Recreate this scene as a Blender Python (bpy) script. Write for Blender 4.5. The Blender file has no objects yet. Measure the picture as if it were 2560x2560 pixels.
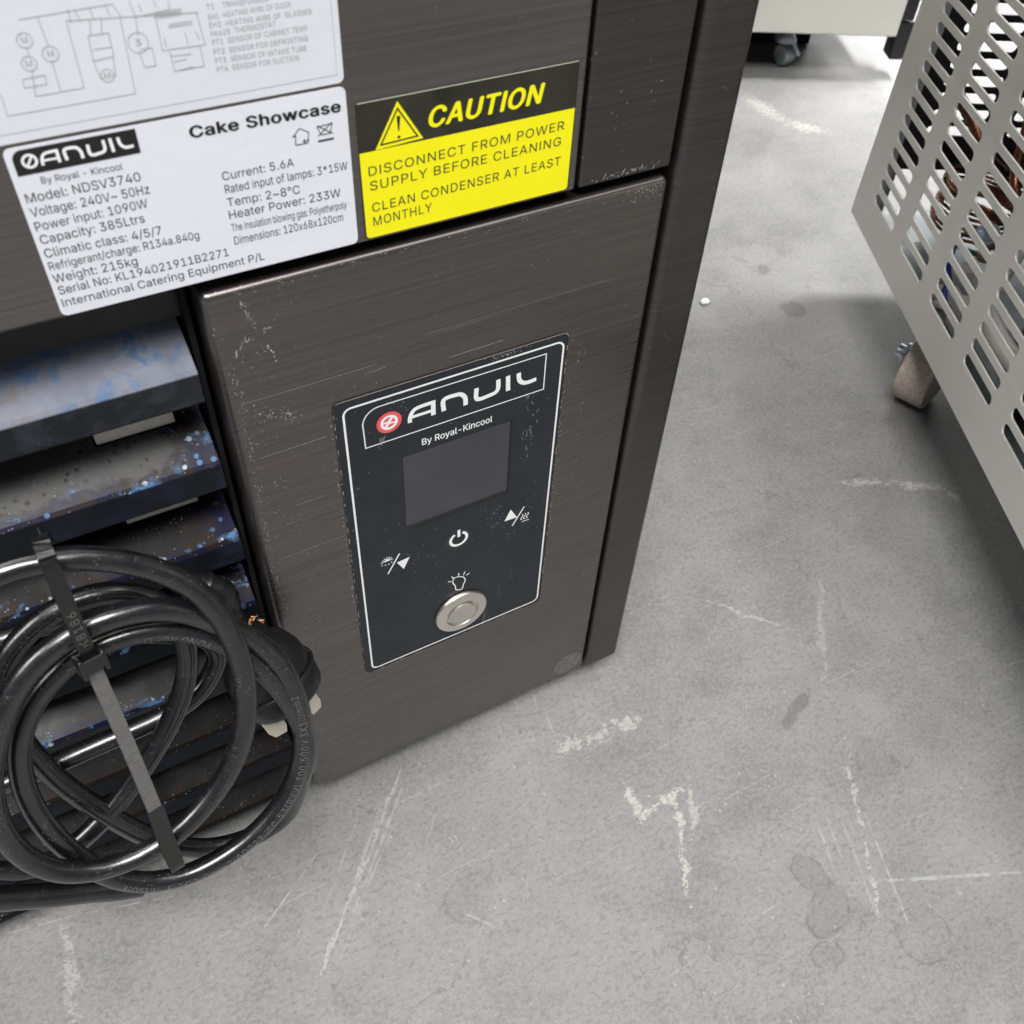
import bpy, bmesh, math, random
from mathutils import Vector, Matrix

# ------------------------------------------------------------------ scene, camera, light
scene = bpy.context.scene
cam_d = bpy.data.cameras.new('camera')
cam = bpy.data.objects.new('camera', cam_d)
scene.collection.objects.link(cam)
right = Vector((0.87469, -0.482674, 0.044084)); down = Vector((-0.332405, -0.663589, -0.670192)); fwd = Vector((0.352738, 0.571556, -0.740878))
cam.matrix_world = Matrix.Translation((0.0, -0.22, 0.4526)) @ Matrix((right, -down, -fwd)).transposed().to_4x4()
cam_d.sensor_width = 36.0; cam_d.lens = 33.5967
cam_d.clip_start = 0.01; cam_d.clip_end = 50
cam_d.dof.use_dof = True; cam_d.dof.focus_distance = 0.37; cam_d.dof.aperture_fstop = 24.0
scene.camera = cam

world = bpy.data.worlds.new('World'); scene.world = world
world.use_nodes = True
bg = world.node_tree.nodes['Background']
bg.inputs[0].default_value = (0.93, 0.95, 1.0, 1); bg.inputs[1].default_value = 0.19

def area(name, loc, target, sx, sy, power, col=(1, 1, 1)):
    l = bpy.data.lights.new(name, 'AREA'); l.shape = 'RECTANGLE'; l.size = sx; l.size_y = sy
    l.energy = power; l.color = col
    o = bpy.data.objects.new(name, l); scene.collection.objects.link(o)
    o.location = loc
    o.rotation_euler = (Vector(target)-Vector(loc)).to_track_quat('-Z', 'Y').to_euler()
    return o
# ceiling light fittings of the warehouse, then two added fill lights for the far floor
area('ceiling_or_fill_light', (-0.5, -1.05, 2.7), (0, 0, 0.1), 1.7, 0.8, 128, (1.0, 0.99, 0.975))
area('ceiling_or_fill_light', (-2.3, 0.2, 2.2), (0, 0, 0.1), 1.6, 0.9, 62, (1.0, 0.99, 0.97))
area('ceiling_or_fill_light', (1.1, -1.0, 2.7), (0.2, 0, 0), 1.6, 0.5, 9, (1.0, 0.99, 0.975))
floor_fill = area('ceiling_or_fill_light', (1.20, 0.40, 2.0), (0.95, 0.55, 0), 0.8, 0.3, 8, (1.0, 0.99, 0.975))  # added narrow-spread lamp that brightens the far floor patch
floor_fill.data.spread = math.radians(42)
area('floor_sheen_fill', (4.2, 3.8, 1.5), (0.6, 0.3, 0), 3.2, 2.2, 130, (1.0, 0.99, 0.975))  # added unseen light panel for floor sheen, not a real doorway

scene.view_settings.view_transform = 'Standard'; scene.view_settings.look = 'None'
scene.view_settings.exposure = 0.0; scene.view_settings.gamma = 1.0

# ------------------------------------------------------------------ measured places (metres): x, z on the cabinet front, or x, y, z
RATING = [('Cake Showcase', 0.04166, 0.3374, 0.03721, -0.00062, 0.00265), ('By Royal - Kincool', 0.00779, 0.3337, 0.01756, -0.00046, 0.00158), ('Model: NDSV3740', 0.00347, 0.32996, 0.02512, -0.00022, 0.0022), ('Voltage: 240V~ 50Hz', 0.00339, 0.32651, 0.02646, -0.00022, 0.00224), ('Power input: 1090W', 0.0033, 0.32298, 0.02532, -3e-05, 0.0022), ('Capacity: 385Ltrs', 0.00335, 0.31957, 0.02368, -0.00019, 0.00225), ('Climatic class: 4/5/7', 0.00321, 0.31598, 0.02699, -0.0007, 0.00226), ('Refrigerant/charge: R134a.840g', 0.00315, 0.31259, 0.03557, -0.00073, 0.00216), ('Weight: 215kg', 0.00311, 0.30906, 0.01966, -0.00032, 0.00231), ('Serial No: KL194021911B2271', 0.00332, 0.3057, 0.04173, -0.00051, 0.00226), ('International Catering Equipment P/L', 0.00317, 0.30221, 0.05088, -0.00061, 0.00221), ('Current: 5.6A', 0.04717, 0.32554, 0.01812, -0.00019, 0.00214), ('Rated input of lamps: 3*15W', 0.04724, 0.32212, 0.03198, -0.00068, 0.00218), ('Temp: 2~8℃', 0.04716, 0.31856, 0.01875, -0.00071, 0.00223), ('Heater Power: 233W', 0.04703, 0.31514, 0.02963, -0.00071, 0.00227), ('The insulation blowing gas: Polyetherpoly', 0.04702, 0.31161, 0.03098, -0.0009, 0.00212), ('Dimensions: 120x68x120cm', 0.04709, 0.30782, 0.02964, -0.0005, 0.00228)]
WIRING = [('T1    TRANSFORMER', 0.05082, 0.36422, 0.01363, -0.00015, 0.0011), ('EH1  HEATING WIRE OF DOOR', 0.05074, 0.36215, 0.0186, 0.0001, 0.00111), ('EH2  HEATING WIRE OF  GLASSES', 0.05069, 0.36043, 0.0233, -0.00029, 0.00112), ('PK625  THERMOSTAT', 0.05063, 0.3586, 0.01474, 7e-05, 0.00114), ('PT1  SENSOR OF CABINET TEMP', 0.05062, 0.35683, 0.02198, -0.00011, 0.00115), ('PT2  SENSOR FOR DEFROSTING', 0.05053, 0.35481, 0.02189, -0.00032, 0.00116), ('PT3  SENSOR OF INTAKE TUBE', 0.05051, 0.35291, 0.02134, -0.00054, 0.00118), ('PT4  SENSOR FOR SUCTION', 0.05056, 0.35097, 0.01925, -0.00046, 0.00119)]
CAUTION = [('CAUTION', 0.1024, 0.32792, 0.03495, 0.00051, 0.00518), ('DISCONNECT FROM POWER', 0.08483, 0.31822, 0.05969, 0.00099, 0.00256), ('SUPPLY BEFORE CLEANING', 0.08495, 0.31406, 0.05895, 0.00054, 0.00262), ('CLEAN CONDENSER AT LEAST', 0.08513, 0.3077, 0.0592, 0.00083, 0.00263), ('MONTHLY', 0.08518, 0.30351, 0.01765, 0.0002, 0.00269)]
PANELTXT = [('By Royal-Kincool', 0.09717, 0.21556, 0.02761, -9e-05, 0.00286)]
PTS = {'tri_out': [(0.09382, 0.33658), (0.08713, 0.32494), (0.10075, 0.3255)], 'tri_in': [(0.09381, 0.33472), (0.08874, 0.32606), (0.09911, 0.32642)], 'excl': [(0.09343, 0.33273), (0.09452, 0.33272), (0.09401, 0.3288), (0.09369, 0.32879)], 'excl_dot': [(0.09385, 0.3272)], 'caution_split': [(0.08218, 0.32421), (0.14794, 0.32546)], 'caution_corners': [(0.08254, 0.33719), (0.14737, 0.33816), (0.14797, 0.30059), (0.08244, 0.3)], 'logo_box': [(0.00463, 0.34206), (0.0301, 0.34234), (0.02994, 0.33623), (0.00351, 0.33621)], 'logo_lab': [(0.00931, 0.33777), (0.02894, 0.33844), (0.00698, 0.33927)], 'house': [(0.06588, 0.33273), (0.06778, 0.33457), (0.07, 0.33319), (0.06945, 0.33057), (0.06632, 0.33059), (0.06662, 0.33292)], 'binn': [(0.07228, 0.33406), (0.07618, 0.33424), (0.07545, 0.33191), (0.0731, 0.3319)], 'bin_bar': [(0.07211, 0.33042), (0.07629, 0.33039)], 'wd_border': [(0.00535, 0.34941), (0.0801, 0.34476), (0.08096, 0.36595)], 'border': [(0.06972, 0.2423), (0.15182, 0.24184)], 'frame': [(0.07673, 0.22278), (0.14528, 0.22299), (0.14519, 0.23887), (0.08392, 0.23922), (0.0803, 0.23814), (0.07704, 0.23504), (0.07666, 0.23329)], 'red': [(0.08564, 0.23093), (0.08113, 0.2316), (0.09016, 0.23028), (0.08589, 0.23544), (0.08538, 0.22633)], 'A1': [(0.09307, 0.22773), (0.09326, 0.22994), (0.09446, 0.23206), (0.09661, 0.23302), (0.10248, 0.23305)], 'A2': [(0.10175, 0.2341), (0.10141, 0.22774)], 'A3': [(0.09313, 0.22922), (0.10159, 0.22872)], 'N1': [(0.10567, 0.22804), (0.10572, 0.23302), (0.11062, 0.2334), (0.11254, 0.23268), (0.11382, 0.23057), (0.11396, 0.22743)], 'V1': [(0.11805, 0.2335), (0.11843, 0.22848), (0.12352, 0.22838), (0.12577, 0.22898), (0.12657, 0.23064), (0.12649, 0.23424)], 'I1': [(0.13028, 0.23446), (0.13059, 0.22769)], 'L1': [(0.13452, 0.23421), (0.13487, 0.23117), (0.13613, 0.22939), (0.13822, 0.22862), (0.14186, 0.22881)], 'screen': [(0.08963, 0.21273), (0.13244, 0.21239), (0.13277, 0.17639), (0.08989, 0.17648)], 'pw': [(0.11152, 0.158), (0.10622, 0.15904), (0.11663, 0.15754), (0.11151, 0.16413), (0.11154, 0.15173), (0.11131, 0.16509), (0.11165, 0.15794)], 'up_tri': [(0.1348, 0.16379), (0.138, 0.15767), (0.13214, 0.15796)], 'up_sl': [(0.14109, 0.16253), (0.13599, 0.15334)], 'heat': [(0.14036, 0.15781), (0.14226, 0.15775), (0.1441, 0.15772), (0.14071, 0.15408)], 'upc': [(0.141, 0.15838), (0.14468, 0.15919)], 'dn_tri': [(0.08484, 0.15799), (0.09026, 0.15854), (0.08754, 0.15254)], 'dn_sl': [(0.08617, 0.1628), (0.08079, 0.15311)], 'snow': [(0.08093, 0.16087), (0.07763, 0.16095), (0.08398, 0.16138)], 'dnc': [(0.08654, 0.15776)], 'bulb': [(0.11172, 0.13382), (0.11375, 0.13237), (0.11465, 0.12969), (0.11378, 0.12723), (0.11312, 0.12463), (0.11038, 0.12574), (0.11004, 0.12843), (0.10883, 0.1316), (0.1097, 0.13401), (0.11172, 0.13382)], 'rays': [(0.10669, 0.13332), (0.10816, 0.13247), (0.10837, 0.13574), (0.10937, 0.13372), (0.11158, 0.13632), (0.11158, 0.13439), (0.11374, 0.13363), (0.11454, 0.1356), (0.1151, 0.13286), (0.11666, 0.13343)], 'btn': [(0.11226, 0.11026), (0.10021, 0.11209), (0.12458, 0.11059)], 'mem': [(0.06703, 0.24547), (0.15379, 0.24552)], 'mem_b': [(0.06819, 0.09124), (0.15382, 0.09223)], 'border_b': [(0.07134, 0.09413), (0.15283, 0.09211)], 'oval': [(0.17602, 0.02313), (0.16786, 0.02145), (0.18408, 0.02509), (0.1751, 0.03214), (0.17694, 0.01405)], 'slot': [(-0.00224, 0.24791), (0.02479, 0.24738), (-0.00239, 0.20855), (0.02385, 0.20778), (0.00043, 0.17063), (0.02465, 0.17013)]}
WD = [[(0.01354, 0.36748), (0.03188, 0.36793), (0.03283, 0.36581)], [(0.00432, 0.3496), (0.00432, 0.3496)], [(0.01723, 0.36748), (0.01754, 0.36203)], [(0.01738, 0.35909), (0.0173, 0.35256), (0.02205, 0.35251), (0.0223, 0.36586)], [(0.01348, 0.3623), (0.01344, 0.36047)], [(0.01318, 0.35789), (0.01223, 0.35248), (0.01728, 0.35248)], [(0.02218, 0.36606), (0.04875, 0.36395)], [(0.02317, 0.36823), (0.02307, 0.36539)], [(0.02562, 0.36264), (0.02973, 0.36258), (0.02964, 0.35787), (0.02536, 0.3576), (0.02562, 0.36264)], [(0.02536, 0.3576), (0.02587, 0.35382), (0.02666, 0.35388)], [(0.02941, 0.35772), (0.029, 0.35388), (0.02804, 0.35393)], [(0.03283, 0.36581), (0.03207, 0.34952), (0.00573, 0.34945), (0.00585, 0.35421)], [(0.03581, 0.36484), (0.03549, 0.36116)], [(0.03497, 0.35818), (0.03529, 0.35461), (0.03769, 0.35461), (0.03776, 0.35832), (0.03539, 0.35831)], [(0.03984, 0.3639), (0.03974, 0.35743), (0.04904, 0.35723), (0.0484, 0.36419)], [(0.04125, 0.357), (0.04134, 0.3528), (0.04797, 0.35283), (0.04779, 0.35715)], [(0.04104, 0.35605), (0.04566, 0.35578)], [(0.04194, 0.3619), (0.04713, 0.36191)], [(0.04225, 0.36242), (0.04724, 0.36246)], [(0.02684, 0.36575), (0.0262, 0.36274)], [(0.02908, 0.3658), (0.02843, 0.36267)], [(0.03531, 0.36818), (0.03581, 0.36484), (0.04308, 0.3653), (0.0431, 0.36713)], [(0.01078, 0.35603), (0.01066, 0.35451), (0.01508, 0.35451), (0.01528, 0.3564), (0.01083, 0.35621)], [(0.02434, 0.36789), (0.02498, 0.36566)], [(0.02741, 0.36782), (0.02756, 0.36565)], [(0.03044, 0.36812), (0.03092, 0.36572)], [(0.03697, 0.36723), (0.03737, 0.36572)], [(0.0401, 0.36754), (0.04052, 0.36602)], [(0.02596, 0.35979), (0.02975, 0.35976)], [(0.04072, 0.35999), (0.04068, 0.35806)], [(0.04522, 0.36046), (0.04545, 0.35771)], [(0.04741, 0.36033), (0.04806, 0.35849)], [(0.04157, 0.35477), (0.04445, 0.3549)], [(0.04277, 0.35276), (0.04573, 0.35308)]]
WDC = [((0.01353, 0.36356), 28), ((0.013, 0.35905), 28), ((0.01756, 0.36029), 30), ((0.03516, 0.35976), 40), ((0.02732, 0.35417), 26)]
CABLES = {'front': [(-0.05178, -0.03464, 0.23313), (-0.04592, -0.03047, 0.24539), (-0.0386, -0.02871, 0.25057), (-0.03326, -0.02868, 0.25066), (-0.02656, -0.02871, 0.25056), (-0.01646, -0.02919, 0.24916), (-0.00592, -0.03107, 0.24363), (0.00294, -0.03328, 0.23711), (0.01042, -0.0365, 0.22763), (0.01417, -0.04029, 0.2165), (0.01559, -0.04458, 0.20389), (0.01433, -0.04961, 0.18909), (0.00985, -0.05434, 0.17516), (0.00132, -0.05879, 0.16208), (-0.0104, -0.06191, 0.15291), (-0.02159, -0.06375, 0.14751), (-0.03323, -0.0643, 0.14587), (-0.04504, -0.06361, 0.14791), (-0.0537, -0.0619, 0.15295), (-0.0591, -0.05902, 0.1614), (-0.06169, -0.0558, 0.17088), (-0.06166, -0.05225, 0.18134), (-0.05854, -0.04826, 0.19306), (-0.05337, -0.04461, 0.2038), (-0.04434, -0.04003, 0.21726), (-0.03494, -0.03756, 0.22452), (-0.02284, -0.03615, 0.22869), (-0.01275, -0.03592, 0.22935), (-0.00247, -0.03683, 0.22668), (0.00569, -0.0388, 0.2209)], 'outer': [(0.00587, -0.03318, 0.2139), (0.01376, -0.03504, 0.20841), (0.02148, -0.03832, 0.19876), (0.02677, -0.04232, 0.18701), (0.02895, -0.04727, 0.17246), (0.028, -0.05246, 0.15717), (0.02318, -0.05719, 0.14325), (0.01429, -0.061, 0.13205), (0.00303, -0.06348, 0.12477), (-0.01053, -0.06481, 0.12085), (-0.02346, -0.06497, 0.1204), (-0.03573, -0.06349, 0.12472), (-0.04459, -0.06037, 0.13392), (-0.04979, -0.05542, 0.14848), (-0.05352, -0.05022, 0.16378), (-0.05359, -0.04503, 0.17903), (-0.05033, -0.04052, 0.19229), (-0.04455, -0.03737, 0.20157), (-0.03678, -0.03486, 0.20895), (-0.02608, -0.03286, 0.21484), (-0.01441, -0.03251, 0.21586), (-0.00243, -0.0333, 0.21354), (0.00672, -0.03533, 0.20755), (0.01471, -0.03797, 0.19979), (0.02156, -0.04271, 0.18586), (0.02628, -0.04785, 0.17073), (0.028, -0.05246, 0.15717), (0.02693, -0.05619, 0.1462), (0.02264, -0.05883, 0.13843)], 'inner': [(0.02383, -0.05035, 0.12221), (0.01625, -0.05383, 0.11196), (0.0052, -0.05535, 0.10751), (-0.00659, -0.05537, 0.10745), (-0.0168, -0.05391, 0.11173), (-0.02599, -0.0511, 0.12001), (-0.03343, -0.04705, 0.13193), (-0.03952, -0.04227, 0.14596), (-0.04479, -0.03842, 0.1573), (-0.04841, -0.03451, 0.16881), (-0.0505, -0.03004, 0.18194), (-0.05081, -0.02705, 0.19072), (-0.04935, -0.02308, 0.2024), (-0.0459, -0.02138, 0.2074), (-0.03992, -0.01967, 0.21245), (-0.03031, -0.01786, 0.21777), (-0.02038, -0.01727, 0.21951), (-0.01141, -0.01781, 0.21792), (-0.00409, -0.0192, 0.21383), (0.00156, -0.02149, 0.20708), (0.00308, -0.02452, 0.19818), (0.00219, -0.02776, 0.18865), (-0.00101, -0.03097, 0.17919), (-0.00805, -0.0344, 0.1691), (-0.01608, -0.0372, 0.16088), (-0.02543, -0.04007, 0.15246), (-0.03536, -0.04285, 0.14426), (-0.04412, -0.04446, 0.13953), (-0.05308, -0.04572, 0.13583)], 'behind': [(-0.01146, -0.0174, 0.19558), (0.00117, -0.01948, 0.18947), (0.00865, -0.02127, 0.18422), (0.01063, -0.02361, 0.17733), (0.00634, -0.02602, 0.17023), (-0.0023, -0.028, 0.16441), (-0.01346, -0.02872, 0.1623), (-0.02868, -0.02891, 0.16175), (-0.04626, -0.02908, 0.16123), (-0.05745, -0.02905, 0.16133), (-0.0681, -0.0288, 0.16206)], 'upper_left': [(-0.01771, -0.00919, 0.20314), (-0.02546, -0.00919, 0.20314), (-0.03511, -0.00915, 0.20345), (-0.04366, -0.00918, 0.20325), (-0.05178, -0.00912, 0.20375)], 'low_left': [(-0.08706, -0.02274, 0.10761), (-0.08151, -0.02325, 0.1025), (-0.07694, -0.02375, 0.09752), (-0.07035, -0.02408, 0.09423)], 'low_left2': [(-0.09576, -0.02571, 0.09787), (-0.08919, -0.02628, 0.09221), (-0.08127, -0.02692, 0.08579), (-0.07088, -0.02776, 0.07737), (-0.06082, -0.02848, 0.07017), (-0.05285, -0.02914, 0.06365), (-0.04422, -0.02969, 0.05812)]}
TIE = [(-0.02156, -0.03385, 0.2575), (-0.02146, -0.03487, 0.25451), (-0.02158, -0.03785, 0.24572), (-0.02181, -0.04115, 0.23604), (-0.02175, -0.04359, 0.22884), (-0.022, -0.04501, 0.22468), (-0.02196, -0.04736, 0.21777), (-0.02193, -0.0518, 0.2047), (-0.02204, -0.0572, 0.18883), (-0.02235, -0.06344, 0.17048), (-0.02292, -0.06732, 0.15907), (-0.02318, -0.07259, 0.14356)]
TIEW = [(-0.02833, -0.043, 0.13466), (-0.02244, -0.043, 0.13161)]
PLUG = [(0.02726, -0.02, 0.14417), (0.01098, -0.02, 0.14621), (0.04442, -0.02, 0.13685), (0.02328, -0.02, 0.11663), (0.03834, -0.02, 0.16407), (0.02498, -0.02, 0.11807), (0.0292, -0.02, 0.1161), (0.02383, -0.02, 0.10462), (0.03973, -0.02, 0.12177), (0.03912, -0.02, 0.10964), (0.0189, -0.02, 0.19765), (0.02783, -0.02, 0.17542)]
STRAY = [(0.03752, -0.005, 0.05215), (0.037, -0.005, 0.02347)]
FLOOR = {'scrawl': [(0.15275, -0.03152), (0.1686, -0.03192), (0.18429, -0.03311), (0.20155, -0.03498)], 'scr2': [(0.17555, -0.06395), (0.16971, -0.07985), (0.1822, -0.08019), (0.19812, -0.08062)], 'streak': [(0.19207, -0.08222), (0.18007, -0.10345), (0.16853, -0.12584)], 'l1': [(0.28589, -0.10507), (0.25444, -0.15446), (0.24368, -0.17126)], 'l2': [(0.24656, -0.15746), (0.32065, -0.19096)], 'l3': [(0.08253, 0.00109), (0.04852, -0.034), (0.02623, -0.05564), (0.00506, -0.07746)], 'l4': [(-0.11073, 0.00555), (-0.07838, -0.00133), (-0.03888, -0.01299)], 'dash': [(0.42255, 0.05013), (0.45094, 0.03491), (0.48113, 0.01173), (0.48021, 0.0015)], 'st': [(0.22349, -0.15916)], 'st2': [(0.25571, -0.18978)], 'st3': [(0.29837, -0.11158)], 'br': [(0.27968, -0.0701)], 'br2': [(0.51859, 0.2154)], 'br3': [(0.53294, 0.26988)], 's4': [(0.48287, 0.2347), (0.51337, 0.21245)], 'top1': [(0.72459, 0.53794), (0.72458, 0.47223), (0.75004, 0.43606)], 'l5': [(0.35573, -0.00248), (0.3042, -0.06792)], 'l6': [(0.2811, 0.01304), (0.31413, -0.0294)], 'big': [(0.4307, 0.10832)], 'v1': [(-0.08528, -0.00158), (-0.09013, -0.04571)], 'l7': [(0.07294, -0.08048), (0.08769, -0.09891)], 'l8': [(0.11317, -0.13039), (0.12302, -0.12809)], 'q1': [(0.20306, -0.07836), (0.18894, -0.10216)]}
CABTXT = [('60227 IEC 53(RVV) 300/500V 3X1.0mm2', (-0.00515, -0.0654, 0.11913), 0.2, True), ('H05VV-F 3G1.0mm2', (-0.04245, -0.06176, 0.12981), 0.1, True), ('YONG RUI LF', (0.01084, -0.03643, 0.20432), 0.1, True)]

# ------------------------------------------------------------------ helpers
rnd = random.Random(7)
COL = scene.collection

def link(o):
    COL.objects.link(o); return o

def root(name, label, cat, loc=(0, 0, 0), rz=0.0, group=None):
    o = bpy.data.objects.new(name, None)
    o.empty_display_size = 0.05
    o.location = loc; o.rotation_euler = (0, 0, rz)
    o['label'] = label; o['category'] = cat
    if group: o['group'] = group
    return link(o)

def mesh_obj(name, verts, faces, mat, parent=None, smooth=False, label=None, kind=None, off=(0, 0, 0)):
    me = bpy.data.meshes.new(name)
    me.from_pydata([tuple(v) for v in verts], [], faces)
    me.update()
    if smooth:
        me.polygons.foreach_set('use_smooth', [True] * len(me.polygons))
    me.materials.append(mat)
    o = bpy.data.objects.new(name, me)
    link(o)
    if parent is not None: o.parent = parent
    o.location = off
    if label: o['label'] = label
    if kind: o['kind'] = kind
    return o

class MB:
    """collects pieces of one part"""
    def __init__(self): self.v = []; self.f = []
    def add(self, vs, fs):
        n = len(self.v); self.v += [tuple(p) for p in vs]; self.f += [tuple(i + n for i in f) for f in fs]
    def box(self, x0, x1, y0, y1, z0, z1):
        self.add([(x0,y0,z0),(x1,y0,z0),(x1,y1,z0),(x0,y1,z0),(x0,y0,z1),(x1,y0,z1),(x1,y1,z1),(x0,y1,z1)],
                 [(0,3,2,1),(4,5,6,7),(0,1,5,4),(1,2,6,5),(2,3,7,6),(3,0,4,7)])
    def build(self, name, mat, parent=None, bevel=0, smooth=False, seg=3, **k):
        if bevel:
            bm = bmesh.new()
            vs = [bm.verts.new(p) for p in self.v]
            for f in self.f:
                try: bm.faces.new([vs[i] for i in f])
                except ValueError: pass
            bmesh.ops.recalc_face_normals(bm, faces=bm.faces)
            bmesh.ops.bevel(bm, geom=[e for e in bm.edges if e.calc_face_angle(0) > 0.5] + list(bm.verts), offset=bevel,
                            segments=seg, profile=0.5, affect='EDGES')
            bm.verts.index_update()
            self.v = [tuple(v.co) for v in bm.verts]; self.f = [tuple(v.index for v in f.verts) for f in bm.faces]
            bm.free(); smooth = True
        o = mesh_obj(name, self.v, self.f, mat, parent, smooth, **k)
        if bevel:
            try: o.data.set_sharp_from_angle(angle=math.radians(50))
            except Exception: pass
            wn = o.modifiers.new('wn', 'WEIGHTED_NORMAL'); wn.keep_sharp = True; wn.weight = 100
        return o

def lathe(name, prof, mat, parent, loc=(0,0,0), axis=Vector((0,0,1)), n=48, squash=(1,1), xdir=None, **k):
    a = Vector(axis).normalized()
    x = Vector(xdir) if xdir else a.orthogonal()
    x = (x - a * x.dot(a)).normalized(); y = a.cross(x)
    vs = []; fs = []
    L = Vector(loc)
    for i, (r, h) in enumerate(prof):
        for j in range(n):
            t = 2*math.pi*j/n
            vs.append(L + x*(r*math.cos(t)*squash[0]) + y*(r*math.sin(t)*squash[1]) + a*h)
    for i in range(len(prof)-1):
        for j in range(n):
            k2 = (j+1) % n
            fs.append((i*n+j, i*n+k2, (i+1)*n+k2, (i+1)*n+j))
    fs.append(tuple(range(n-1, -1, -1))); fs.append(tuple((len(prof)-1)*n+j for j in range(n)))
    o = mesh_obj(name, vs, fs, mat, parent, True, **k)
    try: o.data.set_sharp_from_angle(angle=math.radians(40))
    except Exception: pass
    return o

def spline(pts, sub=10):
    P = [Vector(p) for p in pts]
    P = [P[0]*2-P[1]] + P + [P[-1]*2-P[-2]]
    out = []
    for i in range(1, len(P)-2):
        p0, p1, p2, p3 = P[i-1:i+3]
        for s_ in range(sub):
            t = s_/sub
            out.append(0.5*((2*p1)+(p2-p0)*t+(2*p0-5*p1+4*p2-p3)*t*t+(3*p1-p0-3*p2+p3)*t**3))
    out.append(P[-2])
    return out

def frames(path, up=Vector((0,-1,0))):
    out = []
    for i, p in enumerate(path):
        a = path[max(0,i-1)]; b = path[min(len(path)-1,i+1)]
        t = (b-a).normalized()
        n1 = (up - t*up.dot(t)).normalized()
        out.append((p, t, n1, t.cross(n1)))
    return out

def tube(name, path, r, mat, parent, n=16, up=Vector((0,-1,0)), **k):
    fr = frames(path, up); vs = []; fs = []
    for i, (p, t, a, b) in enumerate(fr):
        rr = r(i/(len(fr)-1)) if callable(r) else r
        for j in range(n):
            w = 2*math.pi*j/n
            vs.append(p + a*(rr*math.cos(w)) + b*(rr*math.sin(w)))
    for i in range(len(fr)-1):
        for j in range(n):
            k2 = (j+1) % n
            fs.append((i*n+j, (i+1)*n+j, (i+1)*n+k2, i*n+k2))
    fs.append(tuple(range(n))); fs.append(tuple((len(fr)-1)*n+j for j in range(n-1,-1,-1)))
    return mesh_obj(name, vs, fs, mat, parent, True, **k)

# ---- flat print on the plane y = const (front faces); coordinates are (x, z)
def stroke2d(pts, w, closed=False):
    """ribbon polygon(s) with mitred joints; returns verts2d, faces"""
    P = [Vector(p) for p in pts]
    n = len(P); L = []; R = []
    for i in range(n):
        if closed: a, b = P[(i-1)%n], P[(i+1)%n]
        else: a, b = P[max(0,i-1)], P[min(n-1,i+1)]
        p = P[i]
        d1 = (p-a).normalized() if (p-a).length > 1e-9 else (b-p).normalized()
        d2 = (b-p).normalized() if (b-p).length > 1e-9 else d1
        n1 = Vector((-d1.y, d1.x)); n2 = Vector((-d2.y, d2.x))
        m = (n1+n2)
        m = m.normalized() if m.length > 1e-6 else n1
        q = w/2/max(0.45, m.dot(n1))
        L.append(p+m*q); R.append(p-m*q)
    vs = []; fs = []
    for i in range(n): vs += [L[i], R[i]]
    rng = n if closed else n-1
    for i in range(rng):
        j = (i+1) % n
        fs.append((2*i, 2*i+1, 2*j+1, 2*j))
    return vs, fs

def rr2d(x0, x1, z0, z1, r, n=6):
    out = []
    for cx, cz, a0 in ((x1-r, z1-r, 0), (x0+r, z1-r, 90), (x0+r, z0+r, 180), (x1-r, z0+r, 270)):
        for i in range(n+1):
            t = math.radians(a0+90*i/n); out.append((cx+r*math.cos(t), cz+r*math.sin(t)))
    return out

def circ2d(cx, cz, r, n=32, a0=0, a1=360):
    full = abs(a1-a0) >= 360
    m = n if full else n+1
    return [(cx+r*math.cos(math.radians(a0+(a1-a0)*i/n)), cz+r*math.sin(math.radians(a0+(a1-a0)*i/n))) for i in range(m)]

class Print:
    def __init__(self): self.v = []; self.f = []
    def _add(self, vs, fs):
        self.k = getattr(self, 'k', -1)+1; d = (self.k % 9)*4e-6
        n = len(self.v); self.v += [(p[0], p[1], d) for p in vs]; self.f += [tuple(i+n for i in f) for f in fs]
    def stroke(self, pts, w, closed=False): self._add(*stroke2d(pts, w, closed)); return self
    def poly(self, pts): self._add(pts, [tuple(range(len(pts)))]); return self
    def circle(self, cx, cz, r): return self.poly(circ2d(cx, cz, r))
    def build(self, name, y, mat, parent, **k):
        fs = []
        for f in self.f:      # face the front (-y)
            a = 0
            for i in range(len(f)):
                p = self.v[f[i]]; q = self.v[f[(i+1) % len(f)]]
                a += p[0]*q[1]-q[0]*p[1]
            fs.append(f if a > 0 else f[::-1])
        return mesh_obj(name, [(x, y-d, z) for x, z, d in self.v], fs, mat, parent, **k)

def plate2d(name, pts, y0, y1, mat, parent, **k):
    """prism from an outline in (x,z): front at y0, back at y1"""
    n = len(pts)
    vs = [(x, y0, z) for x, z in pts] + [(x, y1, z) for x, z in pts]
    fs = [tuple(range(n)), tuple(range(2*n-1, n-1, -1))] + [(i, i+n, (i+1) % n+n, (i+1) % n) for i in range(n)]
    return mesh_obj(name, vs, fs, mat, parent, **k)

import os
FONT = None
try:   # the sans serif that ships inside Blender; the built-in face is the fallback
    FONT = bpy.data.fonts.load(os.path.join(bpy.utils.system_resource('DATAFILES', path='fonts'), 'Inter.woff2'))
except Exception:
    FONT = None

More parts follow.
